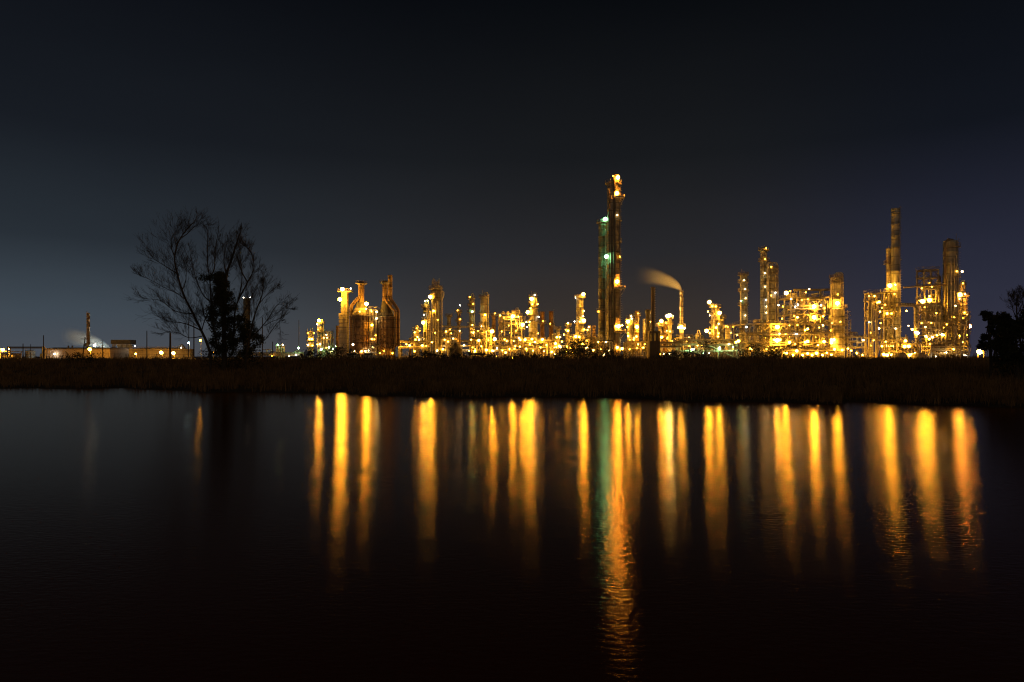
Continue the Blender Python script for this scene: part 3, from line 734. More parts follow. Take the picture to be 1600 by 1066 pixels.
def pump_house():
    D = 310; t = thing('pump_house', 'small yellow pump house with two pale lamps right of the ivy tree', 'pump house', (X(438, D), D, GZ)); m = MB()
    for p in (432.5, 436, 440, 443.5): m.lathe(X(p, D), D, [(.45, GZ), (.45, Z(541, D))], 10)
    m.build('vessel', 'vessel', t); m = MB(); m.box((X(438, D), D, Z(540.5, D)), (S(14, D), 2.2, .25)); m.box((X(438, D), D + .9, (GZ + Z(541, D)) / 2), (S(12, D), .2, Z(541, D) - GZ - .1)); m.build('deck', 'steel', t)
    for p in (434, 442): floodlight(t, X(p, D - 2), D - 2, Z(539, D - 2), 2, 'gr' if p < 440 else 'wm', (X(p, D), D - 1, Z(540.5, D)))
pump_house()
pipe_rack('low pale pipe rack on the field right of the ivy tree', 372, 470, (552, 555), 300, 3, 9, seed=5, name='pipe_rack', lamps=((466.5, 544, 3, 'gr'), (452, 556.5, 1, 'wm'), (462, 555, 1, 'wh'), (425, 556, 1, 'na')))

# ------------------------------------------------------------------ twin columns and fired heaters
column('distillation_column', 'short bright yellow column, the left of the twin small columns', 'column', 485, 517, 7.5, 320, 'clad', plats=(522, 532, 541), lamps=((481.5, 520.5, 1, 'na'), (491, 520.5, 1, 'na'), (483.5, 530, 3, 'na'), (487.5, 530, 3, 'na'), (481, 539, 2, 'wm'), (488, 540, 2, 'na')), lad=200)
column('distillation_column', 'orange column with one top lamp, the right of the twin small columns', 'column', 500.5, 504, 9, 318, 'clad_old', plats=(506, 518), lamps=((498.5, 501, 5, 'na'), (495.5, 507, 1, 'wh'), (496, 538.5, 2, 'na'), (506, 528, 2, 'na'), (500, 538, 2, 'wm')), lad=300, pipes=((-.6, 508, .25), (.5, 512, .22)))
unit('small pipe frame right of the twin small columns', 'pipe frame', 507, 520, (518, 530, 541), 324, 4, 2, ((510, 523, 1, 'wm'), (511, 528, 2, 'na'), (520, 545, 2, 'gr')), 4, .5, npipes=4, name='pipework_unit')
unit('low equipment shelter with green white lamps left of the heaters', 'shelter', 498, 531, (546.5,), 300, 5, 3, ((502, 545.8, 3, 'gr'), (514, 543, 2, 'gr'), (525, 540.5, 3, 'gr'), (532, 539.5, 4, 'gr'), (538, 541, 1, 'te')), 6, .9, name='equipment_shelter', npipes=3)
column('chimney', 'short tan stack left of the banded square tower', 'chimney', 527, 509, 4.5, 280, 'brown', head='open')
def square_tower():
    D = 266; t = thing('elevator_tower', 'pale banded square tower with a boom top left of the fired heaters', 'tower', (X(538, D), D, GZ)); m = MB()
    xu, xl = X(539, D), X(537.5, D); m.box((xl, D, (GZ + Z(490, D)) / 2), (S(12.5, D), 3.4, Z(490, D) - GZ)); m.box((xu, D, (Z(490, D) + Z(457, D)) / 2), (S(9.5, D), 2.8, Z(457, D) - Z(490, D)))
    for k in range(17):
        z = GZ + 1.0 + k * 1.45; u = z > Z(490, D)
        if z < Z(458, D): m.box((xu if u else xl, D, z), (S(9.5 if u else 12.5, D) + .22, (2.8 if u else 3.4) + .22, .22))
    m.build('wall', 'concrete', t)
    m = MB(); m.box((X(540, D), D, Z(456, D)), (S(22, D), 3.6, .3)); m.box((X(545, D), D, Z(455, D)), (S(12, D), .5, .4)); rail(m, [(X(529.5, D), D - 1.7, Z(456, D)), (X(550.5, D), D - 1.7, Z(456, D))]); m.build('platform', 'steel', t)
    ladder(t, xl, D, 1.8, GZ, Z(458, D), 280)
    floodlight(t, X(535, D - 4.6), D - 4.6, Z(452, D - 4.6), 5, 'na', (X(535, D), D - 1.6, Z(456, D)))
    floodlight(t, X(531, D - 4.6), D - 4.6, Z(468, D - 4.6), 5, 'na', (X(535, D), D - 1.4, Z(467, D)))
    floodlight(t, X(548, D - 2), D - 2, Z(451, D - 2), 1, 'wh', (X(548, D), D - .3, Z(455, D)))
square_tower()
def heater(label, cx, wb, top_body, top_cone, wcone, stack, duct, lamps, D, box=None, mat='brown'):
    x = X(cx, D); r = S(wb, D) / 2; zb, zc = Z(top_body, D), Z(top_cone, D); t = thing('fired_heater', label, 'heater', (x, D, GZ)); m = MB()
    prof = [(r * .98, GZ)]
    z = GZ + 1.5
    while z < zb - .6: prof += [(r * .98, z), (r * .98 + .14, z + .04), (r * .98 + .14, z + .3), (r * .98, z + .34)]; z += 2.5
    prof += [(r * .98, zb)]; m.lathe(x, D, prof, 28)
    for k in range(18): a = k * math.pi / 9; m.box((x + (r + .08) * math.cos(a), D + (r + .08) * math.sin(a), (GZ + zb) / 2), (.22, .3, zb - GZ - .2), a)
    m.build('shell', mat, t)
    m = MB(); m.lathe(x, D, [(r * .93, zb + .02), (r * .86, zb + 1.2), (S(wcone, D) / 2 * 1.25, zb + (zc - zb) * .65), (S(wcone, D) / 2 * 1.05, zc)], 24); m.build('convection_cone', 'dark_steel', t)
    ring_platform(t, x, D, zb, r, 0, 360, 1.0)
    sx, st, sw = stack; xs = X(sx, D); m = MB(); r2 = S(sw, D) / 2; m.lathe(xs, D, [(r2, zc - .6), (r2, Z(st, D) - .3), (r2 + .15, Z(st, D) - .3), (r2 + .15, Z(st, D)), (r2 * .85, Z(st, D)), (r2 * .85, Z(st, D) - 2)], 20); s_ = m.build('chimney', mat, t)
    zz = Z(st + 3.5, D); m = MB(); m.lathe(xs, D, [(r2 + .02, zz - .5), (r2 + 1.15, zz), (r2 + 1.15, zz + .12), (r2 + .02, zz + .14)], 20); rail(m, [(xs + (r2 + 1.1) * math.cos(a * .524), D + (r2 + 1.1) * math.sin(a * .524), zz + .1) for a in range(13)], .9); m.build('platform', 'steel', s_)
    for pts, w, yo in duct:
        m = MB(); m.pipe([(X(a, D), D + yo + (0 if i == 0 else -.3), Z(b, D)) for i, (a, b) in enumerate(pts)], S(w, D) / 2, 12, bend=.8); m.build('duct', mat, t)
    ladder(t, x, D, r + .1, GZ, zb + 1, 235)
    if box:
        m = MB(); a, b, c, d = box; m.box(((X(a, D) + X(c, D)) / 2, D - r * .55, (Z(b, D) + Z(d, D)) / 2), (X(c, D) - X(a, D), 1.6, Z(b, D) - Z(d, D))); m.build('header_box', 'clad', t)
    for l in lamps:
        br = LSIZE[l[2]][0]; lx, lz = X(l[0], D - r), Z(l[1], D - r); dx = lx - x
        ly = D - r * .55 - 1.6 - br if lz > zb else D - math.sqrt(max(0, r * r - dx * dx)) - 1.3 - br
        lx, lz = X(l[0], ly), Z(l[1], ly)
        floodlight(t, lx, ly, lz, l[2], l[3], (lx, ly + 1.4, max(lz + br + .3, zb + .1 if lz > zb else lz)))
    return t
heater('left fired heater with a bent duct on its left side and lamps on its roof', 564, 29, 493, 473, 13, (564.5, 440, 9), [([(566, 466), (560, 466), (549.5, 478), (549.5, 546)], 5.5, 0)], ((572.5, 475, 5, 'na'), (572, 483, 2, 'na'), (562, 487, 2, 'na'), (580, 485, 1, 'na')), 262, (557, 482, 574, 493))
heater('right fired heater with a bent duct on its right side and a ladder cage', 603, 27, 495, 471, 12, (601.5, 439, 8), [([(606, 462), (610, 466), (622.5, 485), (622.5, 541)], 5, 0), ([(603, 468), (608, 476), (619, 487), (619, 543)], 4, -1.4)], ((594, 552, 2, 'na'), (613, 552, 2, 'na'), (600, 549, 2, 'na', 0)), 264)
column('chimney', 'tall brown stack close behind the right fired heater', 'chimney', 609.5, 430, 7, 269, 'brown', head='open', rings=True)
unit('walkway bridge with pipes between the two fired heaters', 'walkway', 578, 591, (484, 494, 520, 540), 262, 4, 2, ((581, 508, 3, 'na'), (581, 530, 2, 'or'), (585, 530.5, 1, 'or')), 9, .35, name='walkway_bridge', npipes=4)
def van_row():
    D = 235
    for i, (p, l) in enumerate(((553.5, 'small parked van lit white, left of the two before the left heater'), (578, 'small parked van lit white, right of the two before the left heater'))):
        t = thing('parked_van', l, 'van', (X(p, D), D, GZ), 'vans parked before the heaters'); x = X(p, D); m = MB(); m.box((x, D, GZ + .9), (4.4, 1.8, 1.0)); m.box((x - .4, D, GZ + 1.7), (3.2, 1.7, .7)); m.build('body', 'clad_pale', t)
        m = MB(); m.box((x - .3, D - .87, GZ + 1.7), (2.6, .06, .45)); m.build('window', 'glass_dark', t)
        for q in (-1.4, 1.4):
            m = MB(); m.drum((x + q, D - .85, GZ + .36), .33, .1, 'y', 12); m.build('wheel', 'dark_steel', t)
van_row()
pipe_rack('low pipe rack with a row of small lamps at the foot of the left heater', 548, 590, (552,), 248, 3, 5, ((554, 549, 1, 'wm'), (565, 549, 3, 'or'), (571, 549, 2, 'wm'), (576, 548, 1, 'wh'), (551.5, 538.5, 2, 'wh')), 11)

# ------------------------------------------------------------------ reactor block
pipe_rack('pipe rack between the right heater and the tall reactor', 624, 668, (534, 543), 285, 6, 7, ((622.5, 537, 4, 'na'), (635, 538, 2, 'na'), (640, 540, 3, 'na'), (660, 540, 3, 'na'), (648, 549, 2, 'na')), 12)
column('chimney', 'short brown stack left of the lamp covered cone tower', 'chimney', 641, 528, 4, 300, 'brown', head='open')
column('distillation_column', 'slim cone topped tower covered in amber lamps left of the reactor', 'column', 651, 508, 5, 288, 'clad', steps=((516, 8), (526, 11)), plats=(516, 526, 534), lamps=((651, 513, 1, 'na'), (655.5, 517, 1, 'na'), (648, 519.5, 2, 'na'), (652, 527, 3, 'na'), (649, 531, 2, 'na'), (655, 531.5, 3, 'wm')))
column('distillation_column', 'slender green lit column left of the domed reactor', 'column', 665, 474, 8, 292, 'green', plats=(480, 500), lamps=((662, 492, 1, 'wh'), (661.5, 504, 5, 'na'), (668, 470, 1, 'gr'), (664, 471, 1, 'gr')), lad=300, pipes=((.6, 480, .22), (-.7, 500, .2)), mast=1.5)
column('distillation_column', 'dark slim column tucked against the left of the domed reactor', 'column', 671.5, 486, 4.5, 288, 'clad_old', pipes=((.5, 500, .2),), lamps=((666, 541, 2, 'na'),))
def reactor():
    D = 290; t = column('reactor', 'domed brown reactor with a bulging head and cage of vents on top', 'reactor', 681, 452, 16.5, D, 'clad_old', steps=((466, 13),), plats=(451, 467, 490, 510), lamps=((672, 464, 5, 'na'), (677.5, 486, 3, 'na'), (680, 520, 1, 'na'), (675, 535, 2, 'na'), (683, 548, 2, 'wm'), (684, 500, 1, 'na')), lad=310, pipes=((-.55, 470, .3), (.1, 476, .3), (.55, 472, .35), (-.2, 500, .2)), mast=0)
    m = MB(); x = X(680.5, D)
    for k in range(9): a = k * .698; m.tube([(x + 1.5 * math.cos(a), D + 1.5 * math.sin(a), Z(455, D)), (x + 1.5 * math.cos(a), D + 1.5 * math.sin(a), Z(435 + (k % 3) * 2, D))], .14, 5)
    for p in (450, 446, 442): m.tube([(x + 1.55 * math.cos(a * .524), D + 1.55 * math.sin(a * .524), Z(p, D)) for a in range(13)], .1, 5)
    m.build('vent_cage', 'steel', t)
    m = MB(); m.pipe([(X(688, D), D - 1, Z(459, D)), (X(691, D), D - 1, Z(455, D)), (X(693.5, D), D - 1, Z(457, D)), (X(693.5, D), D - 1, Z(463, D)), (X(690.5, D), D - 1, Z(469, D)), (X(690.5, D), D - 1, Z(509, D)), (X(702, D), D - 1, Z(511, D)), (X(752, D), D - 1, Z(511, D)), (X(757.5, D), D - 1, Z(515, D)), (X(757.5, D), D - 1, GZ)], .33, 10); m.build('overhead_pipe', 'pipe', t)
reactor()
unit('bright pipework frame at the foot of the domed reactor', 'pipe frame', 688, 712, (516, 526, 538), 292, 7, 2, ((697, 518, 2, 'na'), (695, 531, 2, 'na'), (705, 521, 1, 'na'), (700, 534, 2, 'na'), (692, 546, 3, 'na')), 14, .9, name='pipework_unit', npipes=8)
column('distillation_column', 'slim column with railed top right of the domed reactor', 'column', 701.5, 492, 6, 315, 'clad_old', plats=(494,), lamps=((703, 515, 1, 'na'),), head='dome')
column('distillation_column', 'thin dark column with a single white top light', 'column', 717, 484, 5, 305, 'brown', plats=(488, 502, 520), lamps=((718.5, 477.5, 1, 'wh'), (712, 530, 2, 'na')), lad=280)
column('distillation_column', 'slim column with a pale green lamp near its top', 'column', 736.5, 464, 6.5, 298, 'clad_old', plats=(467, 478, 488, 508), lamps=((738, 487, 2, 'gr'), (738, 508, 2, 'na'), (738.5, 519, 5, 'na'), (734, 540, 2, 'na')), lad=250)
column('distillation_column', 'thick pale column with railed top beside the slim green lamp column', 'column', 756.5, 462, 11, 300, 'clad', plats=(464, 490, 508), lamps=((758, 492, 3, 'na'), (757, 525, 3, 'na'), (752, 510, 1, 'wm')), pipes=((-.9, 470, .2), (.7, 480, .25)), mast=2.2)
column('chimney', 'short brown stack between thick pale column and braced frame', 'chimney', 771.5, 492, 6, 318, 'brown', head='open', plats=(493,))
tank('low dark cone roofed tank at the foot of the thin columns', 702, 722, 545, 270, 'cone', 2.6, 'dark_steel')
unit('low bright pipe frame under the thick pale column', 'pipe frame', 734, 768, (516, 527, 538), 288, 8, 3, ((769, 518, 5, 'na'), (773, 530, 5, 'na'), (748, 532, 4, 'na'), (742, 549, 4, 'na'), (760, 547, 4, 'na'), (769, 548, 3, 'na'), (747, 517, 1, 'na'), (752, 541, 2, 'na'), (736, 531, 2, 'na')), 15, .95, name='pipework_unit', npipes=10)
unit('tall braced steel frame crowded with lamps', 'steel frame', 780, 815, (494, 504, 514, 526, 539), 286, 10, 2, ((781.5, 493, 2, 'na'), (801, 494.5, 5, 'na'), (804, 492.5, 1, 'na'), (810, 495, 2, 'na'), (816.5, 507.5, 5, 'na'), (807, 505, 1, 'na'), (784, 518, 1, 'na'), (788.5, 530.5, 2, 'na'), (805, 541, 2, 'na'), (790, 551, 3, 'na'), (801.5, 560, 3, 'or'), (775, 557.5, 2, 'or'), (795, 509, 2, 'na', 1), (797, 520, 2, 'na', 1), (792, 533, 3, 'na', 1), (806, 517, 1, 'na', 0), (803, 533, 3, 'na', 1)), 16, .9, npipes=10)
def lamp_tower():
    D = 290; t = column('distillation_column', 'thick pale banded column hung with lamps right of the braced frame', 'column', 833, 463, 9, D, 'clad', steps=((470, 10), (491, 13.5)), plats=(465, (475, 0, 360), 482, 492, 503), lamps=((835.5, 461, 1, 'wh'), (830.5, 467, 5, 'na'), (833.5, 467, 2, 'na'), (831.5, 475.5, 2, 'na'), (840, 475.5, 2, 'na'), (829, 482, 2, 'na'), (824.5, 488, 5, 'na'), (841.5, 495.5, 1, 'wh'), (822.5, 503.5, 1, 'wm'), (827.5, 503, 1, 'wm'), (823.5, 511, 1, 'wm'), (841, 521, 1, 'na'), (827, 508, 1, 'na')), lad=290, pipes=((.8, 490, .25), (-1, 500, .22)), mast=2)
lamp_tower()
unit('wide lit pipework frame at the foot of the banded lamp column', 'pipe frame', 817, 872, (531, 540.5), 284, 8, 5, ((813, 531, 3, 'na'), (820.5, 531, 4, 'na'), (831, 530, 3, 'na'), (847.5, 530.5, 4, 'na'), (828, 537.5, 2, 'na'), (844.5, 543, 2, 'na'), (868, 537, 4, 'na'), (874, 541, 4, 'na'), (862, 550, 3, 'na'), (833, 548, 2, 'na'), (854, 539, 2, 'na'), (867, 553, 1, 'wm'), (822, 545, 2, 'na'), (850, 549, 2, 'na')), 18, .95, name='pipework_unit', npipes=10)
column('chimney', 'brick brown stack, the left of the pair right of the lamp column', 'chimney', 847.5, 487, 6.5, 305, 'rusty', head='open', plats=(505,))
column('chimney', 'brick brown stack, the right of the pair right of the lamp column', 'chimney', 861, 486.5, 6.5, 305, 'rusty', head='open', plats=(509,), lad=330)
column('distillation_column', 'short stubby column right of the brick brown stacks', 'column', 872, 512, 5.5, 298, 'clad', plats=(514, 527), lamps=((870, 527, 3, 'na'), (874.5, 527, 3, 'na')))
column('distillation_column', 'thin yellow column with a single lamp on its very top', 'column', 888, 507, 5, 292, 'clad', plats=(509, 517, 527), lamps=((887.5, 505, 3, 'na'), (887.5, 517, 3, 'na'), (884, 515.5, 1, 'na'), (881, 523, 2, 'na'), (892, 527, 2, 'na'), (886, 528, 2, 'na')))
column('distillation_column', 'broad flat topped pale column left of the tallest tower', 'column', 906, 464, 11.5, 290, 'clad', head='flat', steps=((507, 13.5),), plats=(465, 505), lamps=((911.5, 460, 5, 'na'), (899.5, 465, 1, 'wh'), (912.5, 486, 2, 'na'), (911.5, 494, 1, 'wm'), (912.5, 501, 5, 'na'), (906, 503, 2, 'na'), (897.5, 502.5, 1, 'wh'), (913, 515, 2, 'na'), (918, 515.5, 2, 'na'), (916, 532, 3, 'na')))
unit('low lit platform under the broad flat topped pale column', 'platform', 884, 935, (527, 541), 284, 7, 5, ((899.5, 526, 4, 'na'), (905, 526.5, 4, 'na'), (911, 537.5, 3, 'na'), (917, 533, 2, 'na'), (886, 541, 3, 'na'), (888, 552, 2, 'na'), (878, 534, 2, 'na')), 19, .8, name='pipework_unit', npipes=6)
column('distillation_column', 'short brown column, the left of two just left of the tallest tower', 'column', 921, 508, 6, 296, 'clad_old', lamps=((920, 511, 1, 'wm'),))
column('distillation_column', 'short brown column, the right of two just left of the tallest tower', 'column', 928, 509, 5, 296, 'brown', head='open')

rl = random.Random(91)
pipe_rack('long lit pipe rack in the background between the reactor and the tallest tower', 690, 938, (533, 541, 548), 312, 7, 8, tuple((px + rl.uniform(-3, 3), rl.uniform(536, 552), rl.choice((2, 2, 3, 3)), rl.choice(('na', 'na', 'na', 'wm'))) for px in range(696, 936, 9)), 61)
# ------------------------------------------------------------------ the tallest tower
column('distillation_column', 'tall green tinged column, left and lower half of the tallest pair', 'column', 942, 347, 13.5, 272, 'green', head='flat', plats=(348, (487, 180, 300)), lamps=((945.5, 342.5, 5, 'gd', -3.5), (947.5, 401, 5, 'gd', -6.5), (935.3, 487, 2, 'or')), pipes=((.55, 360, .28),), lad=250, steps=((530, 15),))
def main_tower():
    D = 268; t = column('distillation_column', 'tallest tower of the refinery with a dark seam and lit side balconies', 'column', 958.5, 285, 19.5, D, 'clad_old', head='flat', plats=((287, 0, 360), (313, 250, 400), (345, 280, 380), (378, 280, 380), (407, 260, 380), (453, 250, 400), (520, 250, 400)), lamps=((965.5, 277.5, 5, 'or'), (958, 275, 1, 'or'), (964, 302, 5, 'or'), (964.5, 336, 1, 'wm'), (968.5, 401, 1, 'na'), (964.5, 440, 5, 'or'), (966.5, 510, 5, 'or'), (962.5, 510, 3, 'or'), (972.5, 508.5, 1, 'wm'), (964.5, 543, 4, 'or'), (972, 545, 4, 'or')), lad=350, steps=((525, 22),))
    x = X(958.5, D); r = S(19.5, D) / 2
    m = MB(); m.pipe([(x - .1, D - r - .55, GZ), (x - .1, D - r - .55, Z(276, D)), (x - .1, D - .5, Z(276, D)), (x - .1, D - .5, Z(285, D))], .52, 10); m.build('downcomer', 'dark_steel', t)
    m = MB(); m.lathe(X(962.5, D), D, [(S(11, D) / 2, Z(286, D)), (S(11, D) / 2, Z(281, D)), (S(8, D) / 2, Z(279, D)), (.3, Z(278, D))], 18); m.build('top_head', 'clad_old', t)
    m = MB()
    for dx in (-5, 5):
        for dy in (-1.2, 1.2): m.bar((X(962 + dx * .9, D), D + dy, Z(286, D)), (X(962 + dx * .9, D), D + dy, Z(273, D)), .18)
    for p in (274, 279):
        for q in (957.2, 966.5): m.bar((X(q, D), D - 1.2, Z(p, D)), (X(q, D), D + 1.2, Z(p, D)), .16)
        for dy in (-1.2, 1.2): m.bar((X(957.2, D), D + dy, Z(p, D)), (X(966.8, D), D + dy, Z(p, D)), .16)
    m.build('davit_frame', 'steel', t)
    for (a, b, c) in ((957.5, 312.5, 973), (958, 452.5, 974), (958, 519.5, 975)):
        m = MB(); yy = D - r - 1.3; zb = Z(b, D); m.box(((X(a, D) + X(c, D)) / 2, yy + .2, zb), (X(c, D) - X(a, D), 2.3, .18)); m.box((X(c, D), yy + .2, zb + .55), (.1, 2.3, 1.1)); m.box(((X(a, D) + X(c, D)) / 2, yy - .86, zb + .3), (X(c, D) - X(a, D) - .3, .06, .5))
        rail(m, [(X(a, D), yy - .9, zb), (X(c, D), yy - .9, zb)]); m.bar((X(c, D), yy + .5, zb - .1), (x + r * .9, D - r * .3, zb - 3), .2)
        m.build('balcony', 'clad', t)
    for px_, tp, rr in ((950.5, 300, .22), (953.3, 330, .18), (967, 320, .2)):
        m = MB(); xx = X(px_, D); yy = D - math.sqrt(max(.01, r * r - (xx - x) ** 2)) - rr - .1; m.pipe([(xx, yy, GZ), (xx, yy, Z(tp, D)), (x, D, Z(tp, D) + .02)], rr, 7); m.build('pipe', 'pipe_dark', t)
main_tower()
unit('dark steel base frame around the foot of the tallest tower', 'steel frame', 933, 957, (531, 543), 262, 6, 3, ((927, 547.5, 3, 'or'), (942, 556.5, 1, 'wm'), (944, 554, 1, 'wm')), 21, .5, mat='dark_steel', npipes=5, slabs=False)
# ------------------------------------------------------------------ right of the tallest tower
unit('braced trestle platform with a lit yellow wall right of the tallest tower', 'platform', 979, 1011, (533.5, 541), 280, 7, 3, ((997, 538, 2, 'na'), (990, 531, 3, 'na', 0), (984, 531, 2, 'na', 0)), 22, .25, name='trestle_platform', npipes=3, roofstuff=.0)
column('distillation_column', 'short lamp hung column, leftmost in the group right of the tallest tower', 'column', 983.5, 496, 6.5, 292, 'clad', plats=(498, 508, 520), lamps=((981, 502.5, 5, 'na'), (986.3, 494, 1, 'wm'), (987, 498, 1, 'wh'), (980.5, 511, 2, 'na'), (981.5, 520, 1, 'na'), (981.5, 525, 3, 'na')), lad=300)
column('distillation_column', 'short pale column under two amber lamps, second in the group right of the tallest tower', 'column', 990, 500, 5, 294, 'clad_old', plats=(502, 514), lamps=((990.5, 528.5, 2, 'na'),), lad=290)
column('chimney', 'brown banded stack, tallest in the group right of the tallest tower', 'chimney', 995.5, 486, 6.5, 297, 'brown', head='open', plats=(493,), lamps=((995, 511, 5, 'na'), (994.5, 526, 3, 'na')))
column('distillation_column', 'thin brown column between banded stack and dark wide topped stack', 'column', 1006, 498, 3.6, 300, 'clad_old', head='dome')
column('chimney', 'dark stack with a wide flat top left of the tall black stack', 'chimney', 1012.5, 484, 7, 285, 'dark_steel', steps=((510, 9), (520, 13)), head='flare', lamps=((1016.2, 503, 1, 'na', 1.5),))
def dark_furnace():
    D = 262; t = thing('furnace', 'dark boxy furnace with open gaps under a tall black stack', 'furnace', (X(1021.5, D), D, GZ)); m = MB(); w = S(16.5, D); x = X(1021.5, D); zt = Z(520, D)
    m.box((x, D, (GZ + Z(533, D)) / 2), (w, 4, Z(533, D) - GZ))
    for q in (-.46, -.15, .22, .46): m.box((x + w * q, D, (Z(533, D) + zt) / 2), (w * (.09 if abs(q) > .3 else .16), 3.6, zt - Z(533, D)))
    m.box((x, D, zt + .15), (w, 4, .9))
    for k in range(9): m.box((x - w / 2 + w * (k + .5) / 9, D - 2.06, (GZ + Z(533, D)) / 2), (.12, .14, Z(533, D) - GZ - .2))
    m.build('body', 'dark_steel', t)
    m = MB(); r = S(5.6, D) / 2; xs = X(1020.2, D); prof = [(r * 1.1, zt + .5), (r * 1.05, Z(485, D)), (r, Z(484.5, D)), (r, Z(450, D)), (r + .14, Z(449.8, D)), (r + .14, Z(448.5, D)), (r * .8, Z(448.5, D)), (r * .8, Z(452, D))]; m.lathe(xs, D, prof, 18); m.build('chimney', 'dark_steel', t)
    ladder(t, xs, D, r, zt + 1, Z(449, D), 300)
dark_furnace()
column('distillation_column', 'brown column with a crown of lamps, leftmost of the three short of the steaming chimney', 'column', 1031, 508, 6, 296, 'clad_old', plats=(509, 524), lamps=((1033.5, 502, 5, 'na'), (1034, 527, 4, 'na'), (1029, 506, 1, 'na')))
column('distillation_column', 'brown middle column of the three short of the steaming chimney', 'column', 1039, 507, 7, 298, 'brown', plats=(508, 520), lamps=((1041, 504.5, 2, 'na'), (1042, 529, 1, 'na')))
column('distillation_column', 'yellow lit column with twin top lamps, rightmost of the three short of the steaming chimney', 'column', 1046.5, 495, 6, 294, 'clad', plats=(497, 506, 520), lamps=((1042.2, 494, 6, 'go', -.8), (1047.3, 493, 6, 'go', -.5), (1047, 518, 2, 'na'), (1049.5, 533, 3, 'na'), (1043, 527.5, 1, 'na')), lad=290, mast=1.4)
column('chimney', 'slender pale chimney trailing steam', 'chimney', 1065, 455, 5.4, 290, 'concrete', head='open', steps=((507, 6.2), (531, 8.0)), plats=(510,), lamps=((1064.3, 511, 5, 'na'), (1060.5, 512, 3, 'go', -4), (1069.5, 513, 3, 'go', -4)))
plume('golden steam blowing left from the slender pale chimney', [(1065, 455.5), (1061.5, 449), (1055, 444), (1044, 439), (1030, 434.5), (1012, 431), (986, 429)], [.9, 1.7, 2.6, 3.5, 4.2, 4.8, 5.2], 290, .45, (1, 1, 1), 2, fall=1.25)
column('vessel', 'small bottle shaped vessel right of the steaming chimney', 'vessel', 1089.5, 521, 7, 296, 'clad', base=None, head='dome', rings=False, lamps=((1097, 531.5, 2, 'or'), (1082, 531, 1, 'or'), (1076, 527, 1, 'wm')))
pipe_rack('long pipe rack between the dark furnace and the steaming chimney', 1030, 1066, (535.5, 542), 276, 6, 9, ((1037, 553, 1, 'wm'), (1046, 552.5, 1, 'wh'), (1031, 554, 2, 'na')), 23, 'pipe_dark')
pipe_rack('pipe rack with a greenish white lamp right of the steaming chimney', 1062, 1152, (531.5, 538.5, 549), 278, 6, 7, ((1081, 547, 4, 'gr'), (1124.5, 545, 3, 'gr'), (1099, 552, 1, 'gr'), (1146.5, 542.5, 3, 'gr'), (1139, 538, 2, 'wm'), (1108, 552, 1, 'wm'), (1090, 540, 2, 'na', 1)), 24)
unit('low dim equipment frame at the foot of the steaming chimney', 'pipe frame', 1053, 1079, (527, 537), 300, 6, 3, ((1058, 540, 2, 'na'), (1073, 533, 1, 'na')), 25, .7, name='pipework_unit', npipes=4)

pipe_rack('long lit pipe rack in the background between the tallest tower and the big process unit', 978, 1150, (536, 545), 312, 7, 8, tuple((px + rl.uniform(-3, 3), rl.uniform(538, 552), rl.choice((1, 2, 2, 3)), rl.choice(('na', 'na', 'wm'))) for px in range(984, 1148, 10)), 62)
# ------------------------------------------------------------------ lamp column left of the great process unit
def east_column():
    D = 288; column('distillation_column', 'stout brown column with a projecting upper lamp, left of the big process unit', 'column', 1117.5, 478, 12, D, 'clad_old', head='flat', plats=(480, 492, 504, 514, 526), lamps=((1108.5, 472, 5, 'na'), (1106.5, 473, 2, 'na'), (1112.5, 478.5, 2, 'na'), (1118.5, 479, 2, 'na'), (1106, 487, 1, 'wm'), (1124.3, 489, 5, 'na'), (1104, 517, 5, 'na'), (1109, 520.5, 2, 'na'), (1119, 512, 3, 'na'), (1122.5, 521, 2, 'na'), (1123, 506, 1, 'wm'), (1124.5, 531, 2, 'na'), (1122, 526, 2, 'na'), (1109, 493, 1, 'wm')), lad=260, pipes=((-.6, 490, .22), (.3, 486, .25), (.8, 484, .2)))
    column('distillation_column', 'smooth orange column leaning on the right of the stout brown lamp column', 'column', 1128.5, 495, 6, 290, 'clad', plats=(497,), lad=None)
    column('vessel', 'short pale vessel with lit railed top right of the stout brown lamp column', 'vessel', 1138, 510, 9, 284, 'clad', head='flat', plats=(511,), lamps=((1137, 511, 1, 'na'), (1145.5, 511, 1, 'na'), (1142, 520, 1, 'na'), (1147, 517.5, 1, 'wh'), (1142, 531, 2, 'na'), (1134, 510, 1, 'na')))
east_column()

# ------------------------------------------------------------------ the great process unit
DU = 262
column('distillation_column', 'tall column with dark ringed upper half left of the twin rimmed chimney', 'column', 1161.5, 428, 10, 280, 'clad_grey', head='flat', plats=(430, 441, 455, 477), lamps=((1157.8, 470, 1, 'gr'), (1164.5, 493, 1, 'wm'), (1165, 466, 1, 'wm')), lad=320, pipes=((.9, 440, .22), (-.9, 450, .2)), mast=2.0)
column('chimney', 'tall rimmed chimney with a line of small white lights above the big process unit', 'chimney', 1193.3, 388, 10.2, 276, 'clad_grey', head='open', plats=(408, (391, 0, 360)), lamps=((1195, 427, 1, 'wm'), (1195.5, 448, 1, 'wm'), (1197.5, 469, 1, 'wh'), (1197.8, 479, 1, 'wm'), (1197.5, 488.5, 1, 'wm')), lad=250)
column('distillation_column', 'ringed column with pipe loops on top right of the tall rimmed chimney', 'column', 1207, 416, 11.5, 272, 'clad_grey', plats=(420, 427, 441, 455), lamps=((1211.5, 457.5, 1, 'wh'), (1205, 462, 1, 'na')), lad=300, pipes=((-1.2, 411, .42), (.4, 430, .22)), mast=2.2)
